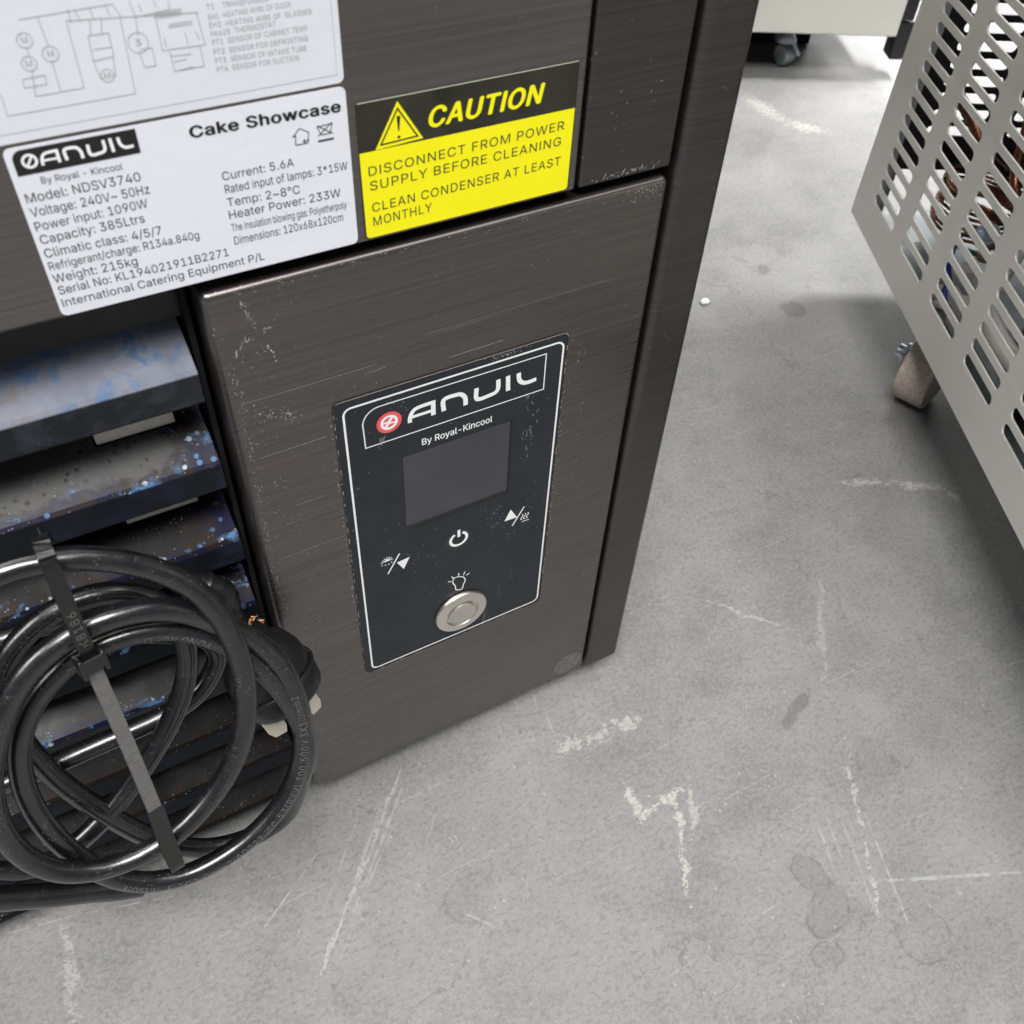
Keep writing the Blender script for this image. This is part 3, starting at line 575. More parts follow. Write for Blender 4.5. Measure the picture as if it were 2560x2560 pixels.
# ---- concrete floor with its own scratches, stains and paint drips (world coordinates, metres)
def mat_floor():
    m, nt, b = mat('worn_concrete'); q = N(nt)
    p = q.geo()
    big = q.noise(p, 2.3, 5, 0.6); mid = q.noise(p, 11, 6, 0.62, 0.3); fine = q.noise(p, 150, 4, 0.65); grit = q.noise(p, 420, 3, 0.6)
    c = q.mix(q.ramp(mid, 0.3, 0.7), C4(0.152, 0.153, 0.155), C4(0.222, 0.222, 0.221))
    c = q.mix(q.math('MULTIPLY', q.ramp(big, 0.35, 0.65), 0.30), c, C4(0.255, 0.255, 0.252))
    sm_ = q.noise(q.mapping(p, loc=(7, 3, 0), rot=(0, 0, 0.5), scale=(1, 1.3, 1)), 10.0, 8, 0.74, 0.15)
    c = q.mix(q.math('MULTIPLY', q.ramp(sm_, 0.50, 0.64), 0.52), c, C4(0.100, 0.101, 0.102))
    c = q.mix(q.math('MULTIPLY', q.ramp(sm_, 0.46, 0.34), 0.38), c, C4(0.30, 0.299, 0.294))
    worm = q.noise(p, 520, 2, 0.5, 0.9); worm2 = q.noise(q.mapping(p, rot=(0, 0, 0.5), scale=(1, 1.7, 1)), 300, 3, 0.6, 0.4)
    c = q.mix(q.math('MULTIPLY', q.ramp(worm, 0.40, 0.60), 0.36), c, C4(0.29, 0.289, 0.282))
    c = q.mix(q.math('MULTIPLY', q.ramp(worm2, 0.47, 0.36), 0.42), c, C4(0.115, 0.113, 0.112))
    c = q.mix(q.math('MULTIPLY', q.ramp(grit, 0.60, 0.72), 0.25), c, C4(0.40, 0.40, 0.39))
    cr = q.voro(q.vmath('ADD', p, q.vmath('MULTIPLY', q.noise(p, 45, 4, 0.7, col=True), (0.035, 0.035, 0))), 17, 'DISTANCE_TO_EDGE')
    crk = q.math('MULTIPLY', q.ramp(cr, 0.016, 0.004), q.ramp(q.noise(p, 24, 3), 0.52, 0.64))
    c = q.mix(q.math('MULTIPLY', crk, 0.45), c, C4(0.10, 0.095, 0.088))
    # random light flecks and dust
    fl = q.math('MULTIPLY', q.ramp(q.math('ADD', q.voro(p, 120), q.math('MULTIPLY', worm, 0.10)), 0.16, 0.11), q.ramp(q.noise(p, 26, 3), 0.5, 0.62))
    fl2 = q.math('MULTIPLY', q.ramp(q.voro(q.mapping(p, rot=(0, 0, 0.6), scale=(1, 0.5, 1)), 250), 0.14, 0.07), q.ramp(q.noise(p, 40, 3), 0.50, 0.64))
    fl3 = q.math('MULTIPLY', q.ramp(q.math('ADD', q.voro(p, 480), q.math('MULTIPLY', grit, 0.15)), 0.20, 0.12), q.ramp(q.noise(p, 33, 3), 0.50, 0.62))
    light = q.math('MAXIMUM', q.math('MAXIMUM', q.math('MULTIPLY', fl, 0.45), q.math('MULTIPLY', fl2, 0.6)), q.math('MULTIPLY', fl3, 0.6))
    # long faint scratches in several directions
    for ang, sc, th in ((0.35, 75, 0.675), (-0.9, 52, 0.69), (1.25, 90, 0.67), (2.3, 46, 0.69), (1.75, 110, 0.68)):
        s1 = q.noise(q.mapping(p, rot=(0, 0, ang), scale=(5.5, sc*9, 1)), 1.0, 2, 0.5)
        br = q.ramp(q.noise(p, 9+sc*0.1, 3), 0.47, 0.60)
        light = q.math('MAXIMUM', light, q.math('MULTIPLY', q.math('MULTIPLY', q.math('MULTIPLY', q.ramp(s1, th, th+0.06), br), q.ramp(worm2, 0.35, 0.6)), 0.5))
    wob = q.vmath('SUBTRACT', q.noise(p, 70, 3, col=True), (0.5, 0.5, 0.5))
    wn = q.new('ShaderNodeVectorMath', operation='SCALE'); q.set(wn.inputs[0], wob); wn.inputs['Scale'].default_value = 0.010
    pw = q.vmath('ADD', p, wn.outputs[0])
    brk = q.ramp(q.noise(p, 420, 4, 0.7), 0.40, 0.50); brk2 = q.ramp(q.noise(p, 120, 4, 0.7), 0.40, 0.55)
    rag = q.math('MULTIPLY', q.math('SUBTRACT', q.noise(p, 230, 6, 0.75), 0.53), 5.0); rag2 = q.math('MULTIPLY', q.math('SUBTRACT', q.noise(p, 160, 4, 0.7), 0.5), 2.0)
    def seg(a, b_, w, strength, brkm, src=pw):
        nonlocal light
        cx, cy = (a[0]+b_[0])/2, (a[1]+b_[1])/2
        L = math.hypot(b_[0]-a[0], b_[1]-a[1])/2; an = math.atan2(b_[1]-a[1], b_[0]-a[0])
        v = q.mapping(src, loc=(cx, cy, 0), rot=(0, 0, an), scale=(L*1.12, w, 1), vt='TEXTURE')
        d = q.vmath('LENGTH', v, out=1)
        k = q.math('MULTIPLY', q.ramp(q.math('ADD', q.math('SUBTRACT', 1.0, d), rag if w > 0.0015 else rag2), 0.02, 0.22), q.math('MULTIPLY', brkm, strength))
        light = q.math('MAXIMUM', light, k)
    F = {k: [hom(*a) for a in l] for k, l in FLOOR.items()}
    def chain(k, w, st, bm=brk, src=pw):
        for a, b_ in zip(F[k][:-1], F[k][1:]): seg(a, b_, w, st, bm, src)
    chain('scrawl', 0.0050, 0.6); chain('scr2', 0.0030, 0.75); chain('streak', 0.0024, 0.75); chain('q1', 0.0022, 0.5)
    chain('l1', 0.0016, 0.6); chain('l2', 0.0010, 0.5, brk2, p); chain('l3', 0.0011, 0.5); chain('l4', 0.0004, 0.5, brk2, p)
    chain('dash', 0.0040, 0.65); chain('top1', 0.012, 0.6); chain('l5', 0.0018, 0.35); chain('l6', 0.0012, 0.5, brk2); chain('v1', 0.0035, 0.4)
    chain('l7', 0.0005, 0.4, brk2, p); chain('l8', 0.0005, 0.4, brk2, p)
    r_ = random.Random(11)
    for (ax_, ay_, an_, n_, sp_, L_) in ((0.060, -0.020, -2.35, 7, 0.010, 0.060), (0.262, -0.130, -1.98, 6, 0.007, 0.055), (0.150, 0.004, -1.9, 4, 0.012, 0.030), (0.440, 0.020, -0.75, 4, 0.015, 0.050)):
        for _ in range(n_):
            x = ax_+r_.gauss(0, sp_); y = ay_+r_.gauss(0, sp_); a = an_+r_.gauss(0, 0.05); L = L_*r_.uniform(0.4, 1.1)
            seg((x, y), (x+L*math.cos(a), y+L*math.sin(a)), r_.uniform(0.0003, 0.0009), r_.uniform(0.2, 0.45), brk2, p)
    for i in range(9):
        x = r_.uniform(-0.05, 0.5); y = r_.uniform(-0.24, 0.12); a = r_.choice((0.4, 1.2, 2.0, 2.7))+r_.uniform(-0.2, 0.2); L = r_.uniform(0.01, 0.05)
        seg((x, y), (x+L*math.cos(a), y+L*math.sin(a)), r_.uniform(0.0002, 0.0005), r_.uniform(0.35, 0.7), brk2, p)
    c = q.mix(q.math('MULTIPLY', light, 0.85), c, C4(0.50, 0.49, 0.44))
    # stains: dark soft discs and drying rings
    dark = 0.0
    def ring(cx, cy, rx, ry, wdt, st, fill=0.15):
        nonlocal dark
        v = q.mapping(pw, loc=(cx, cy, 0), rot=(0, 0, 0.4), scale=(rx, ry, 1), vt='TEXTURE')
        d = q.vmath('LENGTH', v, out=1)
        e = q.math('MULTIPLY', q.ramp(q.math('ABSOLUTE', q.math('SUBTRACT', d, 1.0)), wdt, wdt*0.3), q.math('MULTIPLY', brk2, st))
        f = q.math('MULTIPLY', q.ramp(d, 1.0, 0.9), fill)
        k = q.math('MAXIMUM', e, f)
        dark = q.math('MAXIMUM', dark, k)
    for k, rx, ry, wd, st, fi in (('st', 0.013, 0.009, 0.12, 0.6, 0.2), ('st2', 0.013, 0.012, 0.07, 0.5, 0.05), ('st3', 0.011, 0.010, 0.10, 0.35, 0.08), ('br', 0.015, 0.0035, 0.3, 0.45, 0.5),
                               ('br2', 0.010, 0.009, 0.4, 0.5, 0.5), ('br3', 0.006, 0.004, 0.5, 0.5, 0.5)):
        ring(F[k][0][0], F[k][0][1], rx, ry, wd, st, fi)
    ring(0.212, -0.175, 0.008, 0.006, 0.15, 0.5, 0.12); ring(0.23, -0.142, 0.007, 0.010, 0.15, 0.5, 0.25)
    ring(0.08, -0.075, 0.012, 0.010, 0.12, 0.35, 0.06)
    c = q.mix(dark, c, C4(0.09, 0.085, 0.07))
    q.set(b.inputs['Base Color'], c)
    q.set(b.inputs['Roughness'], q.ramp(mid, 0.3, 0.7, 0.42, 0.60))
    b.inputs['Specular IOR Level'].default_value = 0.5
    h = q.math('ADD', q.math('MULTIPLY', worm, 0.5), q.math('MULTIPLY', mid, 0.4))
    q.set(b.inputs['Normal'], q.bump(h, 0.22, 0.0012))
    return m
M['floor'] = mat_floor()

# ------------------------------------------------------------------ setting
fl = mesh_obj('floor', [(-4, -4, 0), (6, -4, 0), (6, 6, 0), (-4, 6, 0)], [(0, 1, 2, 3)], M['floor'], kind='structure')

# ------------------------------------------------------------------ cake display cabinet
cab = root('display_cabinet', 'dark brushed steel cake cabinet with yellow caution sticker and black control pad', 'display cabinet', (0, 0, 0.006))
BOT = 0.0105
# control panel cover: folded sheet with rounded edges
def folded(name, x0, x1, z0, z1, mat_, depth=0.018, r=0.0022, y0=0.0, **k):
    mb = MB(); mb.box(x0, x1, y0, y0+depth, z0, z1)
    return mb.build(name, mat_, cab, bevel=r, seg=4, **k)
panel = folded('control_panel', 0.0354, 0.1868, BOT+0.002, 0.2950, M['steel'], r=0.0025)
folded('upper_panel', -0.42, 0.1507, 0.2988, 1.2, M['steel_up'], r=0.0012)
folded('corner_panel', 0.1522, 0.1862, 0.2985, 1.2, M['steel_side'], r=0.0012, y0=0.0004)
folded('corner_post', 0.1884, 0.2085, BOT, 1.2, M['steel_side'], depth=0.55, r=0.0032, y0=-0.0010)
mb = MB(); mb.box(-0.42, 0.1875, 0.036, 0.55, BOT+0.002, 1.2); mb.build('carcass', M['void'], cab)
mb = MB(); mb.box(-0.42, 0.0330, 0.0175, 0.035, 0.2790, 0.2984); mb.build('louver_header', M['black'], cab)
mb = MB(); mb.box(0.0322, 0.0338, 0.012, 0.035, 0.014, 0.2984); mb.build('louver_end_plate', M['void'], cab)
for x in (-0.36, 0.165):
    for y in (0.06, 0.5): lathe('foot', [(0.0, -0.006), (0.016, -0.006), (0.016, 0.004), (0.006, 0.006), (0.006, BOT+0.004)], M['black'], cab, (x, y, 0.0), n=20)

mb = MB(); mb.box(-0.42, 0.1875, 0.022, 0.036, -0.004, BOT+0.003); mb.build('kick_plate', M['void'], cab)

# louvres
for i in range(8):
    zb = 0.2683-0.0362*i
    th = 0.0010
    X0, X1 = -0.42, 0.0309
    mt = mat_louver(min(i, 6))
    prof = [(0.034, zb+0.018), (0.0245, zb+0.6*0.0205), (0.0182, zb+0.6*0.0142), (0.0052, zb+0.6*0.0012), (0.0040, zb-0.0006), (0.0040, zb-0.0106), (0.0050, zb-0.0118), (0.014, zb-0.0128)]
    if prof[4][1] < 0.02: prof = [(y, max(z, 0.013)) for y, z in prof[:5]]+[(0.004, 0.013)]
    xs = [X0, X1]; hole = None
    if 1 <= i <= 3:
        hole = (-0.0018, 0.0247); xs = [X0, hole[0], hole[1], X1]
    mbm = MB()
    vs = [(x, y, z) for x in xs for y, z in prof]; n = len(prof); fs = []
    for a in range(len(xs)-1):
        for j in range(n-1):
            if hole and a == 1 and j == 1: continue
            fs.append((a*n+j, a*n+j+1, (a+1)*n+j+1, (a+1)*n+j))
    o = mesh_obj('louver', vs, fs, mt, cab, label='topmost louver with painted pale lavender ceiling sheen and blue stains' if i == 0 else None)
    sm = o.modifiers.new('thick', 'SOLIDIFY'); sm.thickness = th; sm.offset = -1
    bv = o.modifiers.new('soft', 'BEVEL'); bv.width = 0.00035; bv.segments = 2; bv.limit_method = 'ANGLE'
    if hole:
        q0 = MB()
        za = zb+0.6*(0.0186-0.004)-0.0006
        q0.add([(hole[0]+0.0006, 0.0192, za), (hole[1]-0.002, 0.0192, za), (hole[1]-0.002, 0.0262, za+0.0150), (hole[0]+0.0006, 0.0262, za+0.0150),
                (hole[0]+0.0006, 0.0212, za), (hole[1]-0.002, 0.0212, za), (hole[1]-0.002, 0.0282, za+0.0150), (hole[0]+0.0006, 0.0282, za+0.0150)],
               [(0,1,2,3),(7,6,5,4),(0,4,5,1),(1,5,6,2),(2,6,7,3),(3,7,4,0)])
        q0.build('condenser_rail', M['cream_metal'], cab, bevel=0.0004)

# --- control membrane
P = PTS
def _logo():
    zb, zt = 0.2293, 0.2350   # letter feet and tops on the pad
    xa0, xa1 = P['A1'][0][0], P['A2'][0][0]
    zb = P['A1'][0][1]; zt = zb+0.0066
    P['A1'] = [(xa0, zb), (xa0+0.0001, zb+0.0022), (xa0+0.0012, zb+0.0046), (xa0+0.0034, zt-0.0010), (xa1+0.0006, zt-0.0008)]
    P['A2'] = [(xa1, zt-0.0001), (xa1, zb)]
    P['A3'] = [(xa0, zb+0.0022), (xa1, zb+0.0022)]
_logo()
MX0, MX1, MZ0, MZ1 = 0.0671, 0.1538, 0.0916, 0.2455
mem = plate2d('control_pad', rr2d(MX0, MX1, MZ0, MZ1, 0.0022), -0.0004, 0.0, M['membrane'], cab, off=(0, 0, 0))
# worn pale rim of the pad
pr = Print(); pr.stroke(rr2d(MX0+0.00005, MX1-0.00005, MZ0+0.00005, MZ1-0.00005, 0.0022), 0.00022, True)
def mat_rim():
    m, nt, b = mat('frayed_pad_rim'); q = N(nt); p = q.obj()
    n1 = q.noise(p, 420, 3, 0.7); z = q.sep(p)[2]
    k = q.math('MAXIMUM', q.ramp(n1, 0.52, 0.60), q.ramp(z, 0.2450, 0.2453))
    q.set(b.inputs['Base Color'], q.mix(k, C4(0.03, 0.03, 0.034), C4(0.42, 0.36, 0.29))); b.inputs['Roughness'].default_value = 0.8
    return m
pr.build('pad_rim', -0.00045, mat_rim(), mem)
yP = -0.00048
b0 = (0.0699, 0.0932, 0.1523, 0.2421)
pr = Print(); pr.stroke(rr2d(0.0703, 0.1521, 0.0934, 0.2421, 0.0028), 0.00075, True); pr.build('border_line', yP, M['print_white'], mem)
pr = Print()
pr.stroke([(0.0767, 0.2228), (0.1453, 0.2229), (0.1452, 0.2389), (0.0845, 0.2391)] + circ2d(0.0828, 0.2327, 0.0064, 8, 90, 180)+[(0.0765, 0.2320)], 0.00042, True)
pr.build('logo_frame', yP, M['print_white'], mem)
LW = 0.0017
def logo_strokes():
    out = []
    for k in ('A1', 'A2', 'A3', 'N1', 'V1', 'I1', 'L1'):
        pts = P[k]
        if len(pts) > 2: pts = [(v.x, v.y) for v in spline([(a, b_, 0) for a, b_ in pts], 5)]
        out.append((k, pts, LW*(0.72 if k == 'A3' else 0.9 if k == 'A1' else 1)))
    return out
def draw_logo(pr, fx, fz, ws):
    for k, pts, w in logo_strokes():
        pr.stroke([(fx(x), fz(z)) for x, z in pts], w*ws)
pr = Print(); draw_logo(pr, lambda x: x, lambda z: z, 1.0); pr.build('brand_lettering', yP, M['print_white'], mem)
rc = (P['red'][0][0], P['red'][0][1]); rr_ = 0.0045
pr = Print(); pr.circle(rc[0], rc[1], rr_); pr.build('badge', yP, M['print_red'], mem)
pr = Print()
pr.stroke(circ2d(rc[0], rc[1], 0.00265, 28), 0.00095, True)
pr.stroke([(rc[0]-0.0014, rc[1]-0.0020), (rc[0]+0.0013, rc[1]+0.0023)], 0.0011)
pr.stroke([(rc[0]-0.0024, rc[1]+0.0001), (rc[0]-0.0002, rc[1]+0.0003)], 0.0007)
pr.stroke([(rc[0]+0.0002, rc[1]-0.0004), (rc[0]+0.0024, rc[1]-0.0006)], 0.0007)
pr.build('badge_emblem', yP-0.00004, M['print_white'], mem)
put_text('lettering', PANELTXT[0], yP, M['print_white'], mem, bold=0.012)
# display window: shallow step
sx0, sx1, sz0, sz1 = 0.0897, 0.1325, 0.1764, 0.2126
plate2d('display_window', rr2d(sx0, sx1, sz0, sz1, 0.0004), -0.00055, -0.0004, M['lcd'], mem)
mb = MB(); mb.box(sx1, sx1+0.0006, -0.0012, -0.0004, sz0-0.0003, sz1+0.0003); mb.box(sx0, sx1, -0.0010, -0.0004, sz0-0.0007, sz0); mb.build('window_lip', M['print_black'], mem)
# power symbol
pc = (P['pw'][0][0], P['pw'][0][1])
pr = Print(); pr.stroke(circ2d(pc[0], pc[1], 0.0036, 28, 118, 422), 0.00125)
pr.stroke([(pc[0]+0.0001, pc[1]+0.0012), (pc[0]+0.0001, pc[1]+0.0054)], 0.00125); pr.build('power_symbol', yP, M['print_white'], mem)
# up / heat symbol
pr = Print(); pr.poly(P['up_tri']); pr.stroke(P['up_sl'], 0.0006)
for dx in (0, 0.0013, 0.0026):
    x0, z0 = P['up_sl'][1]; hx = P['heat'][0][0]+dx; hz = P['heat'][0][1]+0.0003
    pr.stroke([(hx+0.0005*math.sin(t*1.1), hz-0.0033*t/6) for t in range(7)], 0.0004)
pr.stroke([(P['heat'][3][0]-0.0002, P['heat'][3][1]-0.0004), (P['heat'][3][0]+0.0032, P['heat'][3][1]-0.0006)], 0.0004)
pr.build('heat_up_symbol', yP, M['print_white'], mem)
# defrost / down symbol
pr = Print(); pr.poly(P['dn_tri']); pr.stroke(P['dn_sl'], 0.0006)
sc_ = P['snow'][0]
for a in range(0, 180, 30):
    t = math.radians(a); pr.stroke([(sc_[0]-0.0026*math.cos(t)*(a == 0), sc_[1]+0.0002), (sc_[0]+0.0024*math.cos(t), sc_[1]+0.0002+0.0024*math.sin(t))], 0.00036)
    if False:
        ex, ez = sc_[0]+0.0016*math.cos(t), sc_[1]+0.0002+0.0015*math.sin(t)
        for da in (-0.8, 0.8): pr.stroke([(ex, ez), (ex+0.0007*math.cos(t+da), ez+0.0007*math.sin(t+da))], 0.00026)
for dx, dz in ((-0.0022, -0.0012), (-0.0008, -0.0018), (0.0006, -0.0020), (0.0018, -0.0014)): pr.circle(sc_[0]+dx, sc_[1]+dz, 0.0003)
pr.build('defrost_down_symbol', yP, M['print_white'], mem)
M['ring_wear'] = simple('worn_key_ring', (0.12, 0.12, 0.125), 0.6)
for c_ in (P['upc'][0], P['dnc'][0]):
    pr = Print(); pr.stroke(circ2d(c_[0], c_[1], 0.0040, 20, 10, 170), 0.00014); pr.build('key_outline', yP+0.00003, M['ring_wear'], mem)
pr = Print(); pr.stroke(circ2d(pc[0], pc[1], 0.0052, 30), 0.00010, True); pr.build('key_outline', yP+0.00003, M['ring_wear'], mem)
# bulb symbol
pr = Print(); pr.stroke([(v.x, v.y) for v in spline([(a, b_, 0) for a, b_ in P['bulb']], 4)][:-1], 0.00048, True)
R5 = P['rays']
for a in range(0, 10, 2): pr.stroke([R5[a], R5[a+1]], 0.00048)
pr.build('lamp_symbol', yP, M['print_white'], mem)
# push button
bc = (0.1124, 0.1103)
btn = lathe('light_button', [(0.0, 0.0008), (0.0123, 0.0008), (0.0123, 0.0016), (0.0119, 0.0022), (0.0078, 0.0028), (0.0073, 0.0020), (0.0, 0.0020)], M['chrome'], cab, (bc[0], 0.0, bc[1]), (0, -1, 0), 64)
lathe('button_cap', [(0.0, 0.0020), (0.0066, 0.0020), (0.0066, 0.0029), (0.0062, 0.0033), (0.0, 0.0033)], M['chrome_in'], btn, (bc[0], 0.0, bc[1]), (0, -1, 0), 48)
# scratches on the pad
pr = Print(); r_ = random.Random(4)
for (cx, cz, n_, sx_, sz_, L_) in ((0.0825, 0.2222, 16, 0.0012, 0.0018, 0.0016), (0.129, 0.2480-0.004, 60, 0.0045, 0.0008, 0.0007), (0.1405, 0.205, 26, 0.0022, 0.012, 0.0017), (0.128, 0.160, 34, 0.004, 0.008, 0.0009), (0.135, 0.150, 12, 0.003, 0.006, 0.0008), (0.0975, 0.155, 3, 0.01, 0.004, 0.001), (0.090, 0.236, 8, 0.004, 0.003, 0.0008), (0.1385, 0.2215, 12, 0.0006, 0.0012, 0.0008)):
    for _ in range(n_):
        x = r_.gauss(cx, sx_*0.6); z = r_.gauss(cz, sz_*0.6); a = r_.gauss(1.6, 0.35); L_2 = L_*r_.uniform(0.3, 1.2)
        if not (MX0 < x < MX1 and MZ0 < z+L_2 < MZ1): continue
        pr.stroke([(x, z), (x+L_2*math.cos(a), z+L_2*math.sin(a))], r_.uniform(0.00005, 0.00014))
M['scratch'] = simple('bare_scratch', (0.45, 0.44, 0.43), 0.6)
pr.build('pad_scratches', yP-0.00006, M['scratch'], mem, kind='stuff')
# scuffs on the steel panel
pr = Print(); r_ = random.Random(9)
def scuff_run(p0, p1, n_, sp, L_, ang, w=(0.00007, 0.0002)):
    for _ in range(n_):
        t = r_.random(); x = p0[0]+(p1[0]-p0[0])*t+r_.gauss(0, sp); z = p0[1]+(p1[1]-p0[1])*t+r_.gauss(0, sp)
        if x < 0.0385 or x > 0.184 or (MX0-0.0006 < x < MX1+0.0006 and MZ0-0.0006 < z < MZ1+0.0006): continue
        a = ang+r_.gauss(0, 0.25); l2 = L_*r_.uniform(0.3, 1.2)
        pr.stroke([(x, z), (x+l2*math.cos(a), z+l2*math.sin(a))], r_.uniform(*w))
scuff_run((0.0455, 0.291), (0.0480, 0.281), 26, 0.0006, 0.0008, 1.4); scuff_run((0.041, 0.2725), (0.0455, 0.2785), 18, 0.0005, 0.0014, 1.0)
scuff_run((0.050, 0.2790), (0.0525, 0.2800), 10, 0.0005, 0.0009, 1.0); scuff_run((0.0505, 0.274), (0.0525, 0.268), 12, 0.0003, 0.0005, 1.4, (0.0002, 0.0004))
scuff_run((0.0400, 0.27), (0.0395, 0.20), 70, 0.0007, 0.0007, 1.5); scuff_run((0.0395, 0.20), (0.0390, 0.10), 60, 0.0006, 0.0007, 1.5)
scuff_run((0.044, 0.252), (0.050, 0.246), 26, 0.0016, 0.0006, 1.3, (0.0001, 0.0003)); scuff_run((0.052, 0.2495), (0.0555, 0.244), 22, 0.0009, 0.0006, 1.3, (0.0001, 0.0003))
scuff_run((0.170, 0.2920), (0.184, 0.2915), 30, 0.0012, 0.0008, 2.0); scuff_run((0.045, 0.2935), (0.18, 0.2935), 60, 0.0006, 0.0006, 0.2)
scuff_run((0.160, 0.235), (0.165, 0.150), 30, 0.003, 0.0012, 1.2); scuff_run((0.06, 0.26), (0.18, 0.02), 90, 0.03, 0.0006, 1.2, (0.00005, 0.00012)); scuff_run((0.043, 0.14), (0.060, 0.03), 40, 0.004, 0.0006, 1.2, (0.00005, 0.00014))
scuff_run((MX0-0.0009, MZ1), (MX0-0.0009, MZ0+0.03), 80, 0.0003, 0.0007, 2.0); scuff_run((MX1+0.0009, MZ1), (MX1+0.001, MZ0+0.05), 40, 0.0003, 0.0007, 1.2)
for x0, z0, x1, z1, w in ((0.040, 0.2560, 0.083, 0.2560, 0.00008), (0.042, 0.2330, 0.064, 0.2332, 0.0001), (0.041, 0.1835, 0.066, 0.1836, 0.00008), (0.108, 0.2500, 0.128, 0.2503, 0.00012), (0.080, 0.2535, 0.086, 0.2540, 0.00012), (0.050, 0.2070, 0.061, 0.2071, 0.00008), (0.1, 0.2620, 0.170, 0.2622, 0.00006)):
    pr.stroke([(x0, z0), (x1, z1)], w)
pr.build('panel_scuffs', -0.00005, M['scratch'], panel, kind='stuff')
pr = Print(); pr.circle(0.1758, 0.0232, 0.0083)
def mat_oval():
    m, nt, b = mat('glue_residue'); q = N(nt); p = q.obj()
    q.set(b.inputs['Base Color'], q.mix(q.ramp(q.noise(p, 500, 3), 0.4, 0.6), C4(0.15, 0.138, 0.13), C4(0.24, 0.225, 0.215))); b.inputs['Metallic'].default_value = 0.6; b.inputs['Roughness'].default_value = 0.5
    return m
pr.build('glue_spot', -0.00005, mat_oval(), panel)
pr = Print(); r_ = random.Random(21)
for (cx, cz, sx_, sz_, n_) in ((0.169, 0.3005, 0.012, 0.0009, 60), (0.198, 0.36, 0.006, 0.06, 22), (0.198, 0.12, 0.006, 0.08, 40), (0.168, 0.325, 0.008, 0.006, 8)):
    for _ in range(n_):
        x = r_.gauss(cx, sx_*0.6); z = r_.gauss(cz, sz_*0.7); a = r_.gauss(1.2, 0.5); l2 = r_.uniform(0.0003, 0.0010)
        if not ((0.1535 < x < 0.1850 and 0.2996 < z < 0.6) or (0.1905 < x < 0.2065 and 0.014 < z < 0.6)): continue
        pr.stroke([(x, z), (x+l2*math.cos(a), z+l2*math.sin(a))], r_.uniform(0.00005, 0.00016))
pr.build('corner_scuffs', -0.00002, M['scratch'], cab, kind='stuff')

# --- labels
rl = plate2d('rating_label', rr2d(0.0022, 0.0804, 0.2996, 0.3427, 0.0016), -0.00012, 0.0, M['paper'], cab)
yL = -0.00018
for it in RATING:
    bold = 0.032 if it[0] == "Cake Showcase" else 0.0
    mt = M['print_black'] if bold else (M['print_grey2'] if 'print_grey2' in M and it[0].startswith('By') else M['print_soft'])
    put_text('lettering', it, yL, mt, rl, bold=bold, spacing=1.06 if bold else 1.0)
lb = P['logo_box']
pr = Print()
x0, x1, z0, z1 = 0.0036, 0.0301, 0.3363, 0.3420
pr.poly([(x0, z0), (x1, z0), (x1, z1)] + circ2d(x0+0.0022, z1-0.0022, 0.0022, 5, 90, 180)); pr.build('logo_box', yL, M['print_black'], rl)
pr = Print(); a0 = P['A1'][0]; l9 = P['L1'][-1]
la, ll = P['logo_lab'][0], P['logo_lab'][1]
fx = lambda x: la[0]+(x-a0[0])/(l9[0]-a0[0])*(ll[0]-la[0]); hz_ = 0.0030/0.0064
zmin = min(p_[1] for p_ in P['A1'])
zc_lab = la[1]
draw_logo(pr, fx, lambda z: zc_lab+(z-zmin)*hz_*1.0, 0.42)
pr.stroke(circ2d(P['logo_lab'][2][0]-0.0001, P['logo_lab'][2][1], 0.0014, 20), 0.0006, True)
pr.stroke([(P['logo_lab'][2][0]-0.0008, P['logo_lab'][2][1]-0.0010), (P['logo_lab'][2][0]+0.0006, P['logo_lab'][2][1]+0.0010)], 0.0005)
pr.build('brand_lettering', yL-0.00006, M['print_white'], rl)
pr = Print(); pr.stroke([(P['house'][0][0]-0.0001, P['house'][0][1]-0.0001)]+P['house'][1:4], 0.00022); pr.stroke(P['house'][4:]+[P['house'][0]], 0.00022); pr.stroke([P['house'][3], P['house'][4]], 0.00022)
h3 = P['house'][3]; pr.stroke([(h3[0]+0.0006, h3[1]+0.0006), (h3[0]-0.0010, h3[1]+0.0006)], 0.0002)
pr.stroke([(h3[0]-0.0005, h3[1]+0.0011), (h3[0]-0.0011, h3[1]+0.0006), (h3[0]-0.0005, h3[1]+0.0001)], 0.0002)
pr.stroke(P['binn'], 0.0002, True); bb = P['binn']
pr.stroke([(bb[0][0], bb[3][1]-0.0002), (bb[1][0], bb[1][1]+0.0003)], 0.0002); pr.stroke([(bb[0][0], bb[0][1]+0.0003), (bb[1][0], bb[2][1]-0.0002)], 0.0002)
pr.stroke(P['bin_bar'], 0.00045); pr.build('disposal_symbols', yL, M['print_black'], rl)

wl = plate2d('wiring_diagram_label', rr2d(-0.070, 0.0803, 0.3436, 0.40, 0.0016), -0.00012, 0.0, M['paper2'], cab)
for it in WIRING: put_text('lettering', it, yL, M['print_grey'], wl, spacing=1.05)
pr = Print()
for l_ in WD:
    if (Vector(l_[0])-Vector(l_[-1])).length < 1e-6 and len(l_) < 3: continue
    pts = [p_ for i_, p_ in enumerate(l_) if i_ == 0 or (Vector(p_)-Vector(l_[i_-1])).length > 1e-6]
    if len(pts) > 1: pr.stroke(pts, 0.00014)
for (cx, cz), r9 in WDC: pr.stroke(circ2d(cx, cz, r9*0.000052, 18), 0.00014, True)
r_ = random.Random(3)
for _ in range(22): # hatching of the terminal block
    x = 0.0395+_*0.00026; pr.stroke([(x, 0.3639), (x+0.0005, 0.3653)], 0.00010)
pr.build('wiring_diagram', yL, M['print_grey'], wl)
pr = Print(); pr.stroke([(-0.070, 0.3457), (0.0787, 0.3457), (0.0787, 0.3985)], 0.00010); pr.build('label_border', yL, M['print_grey'], wl)
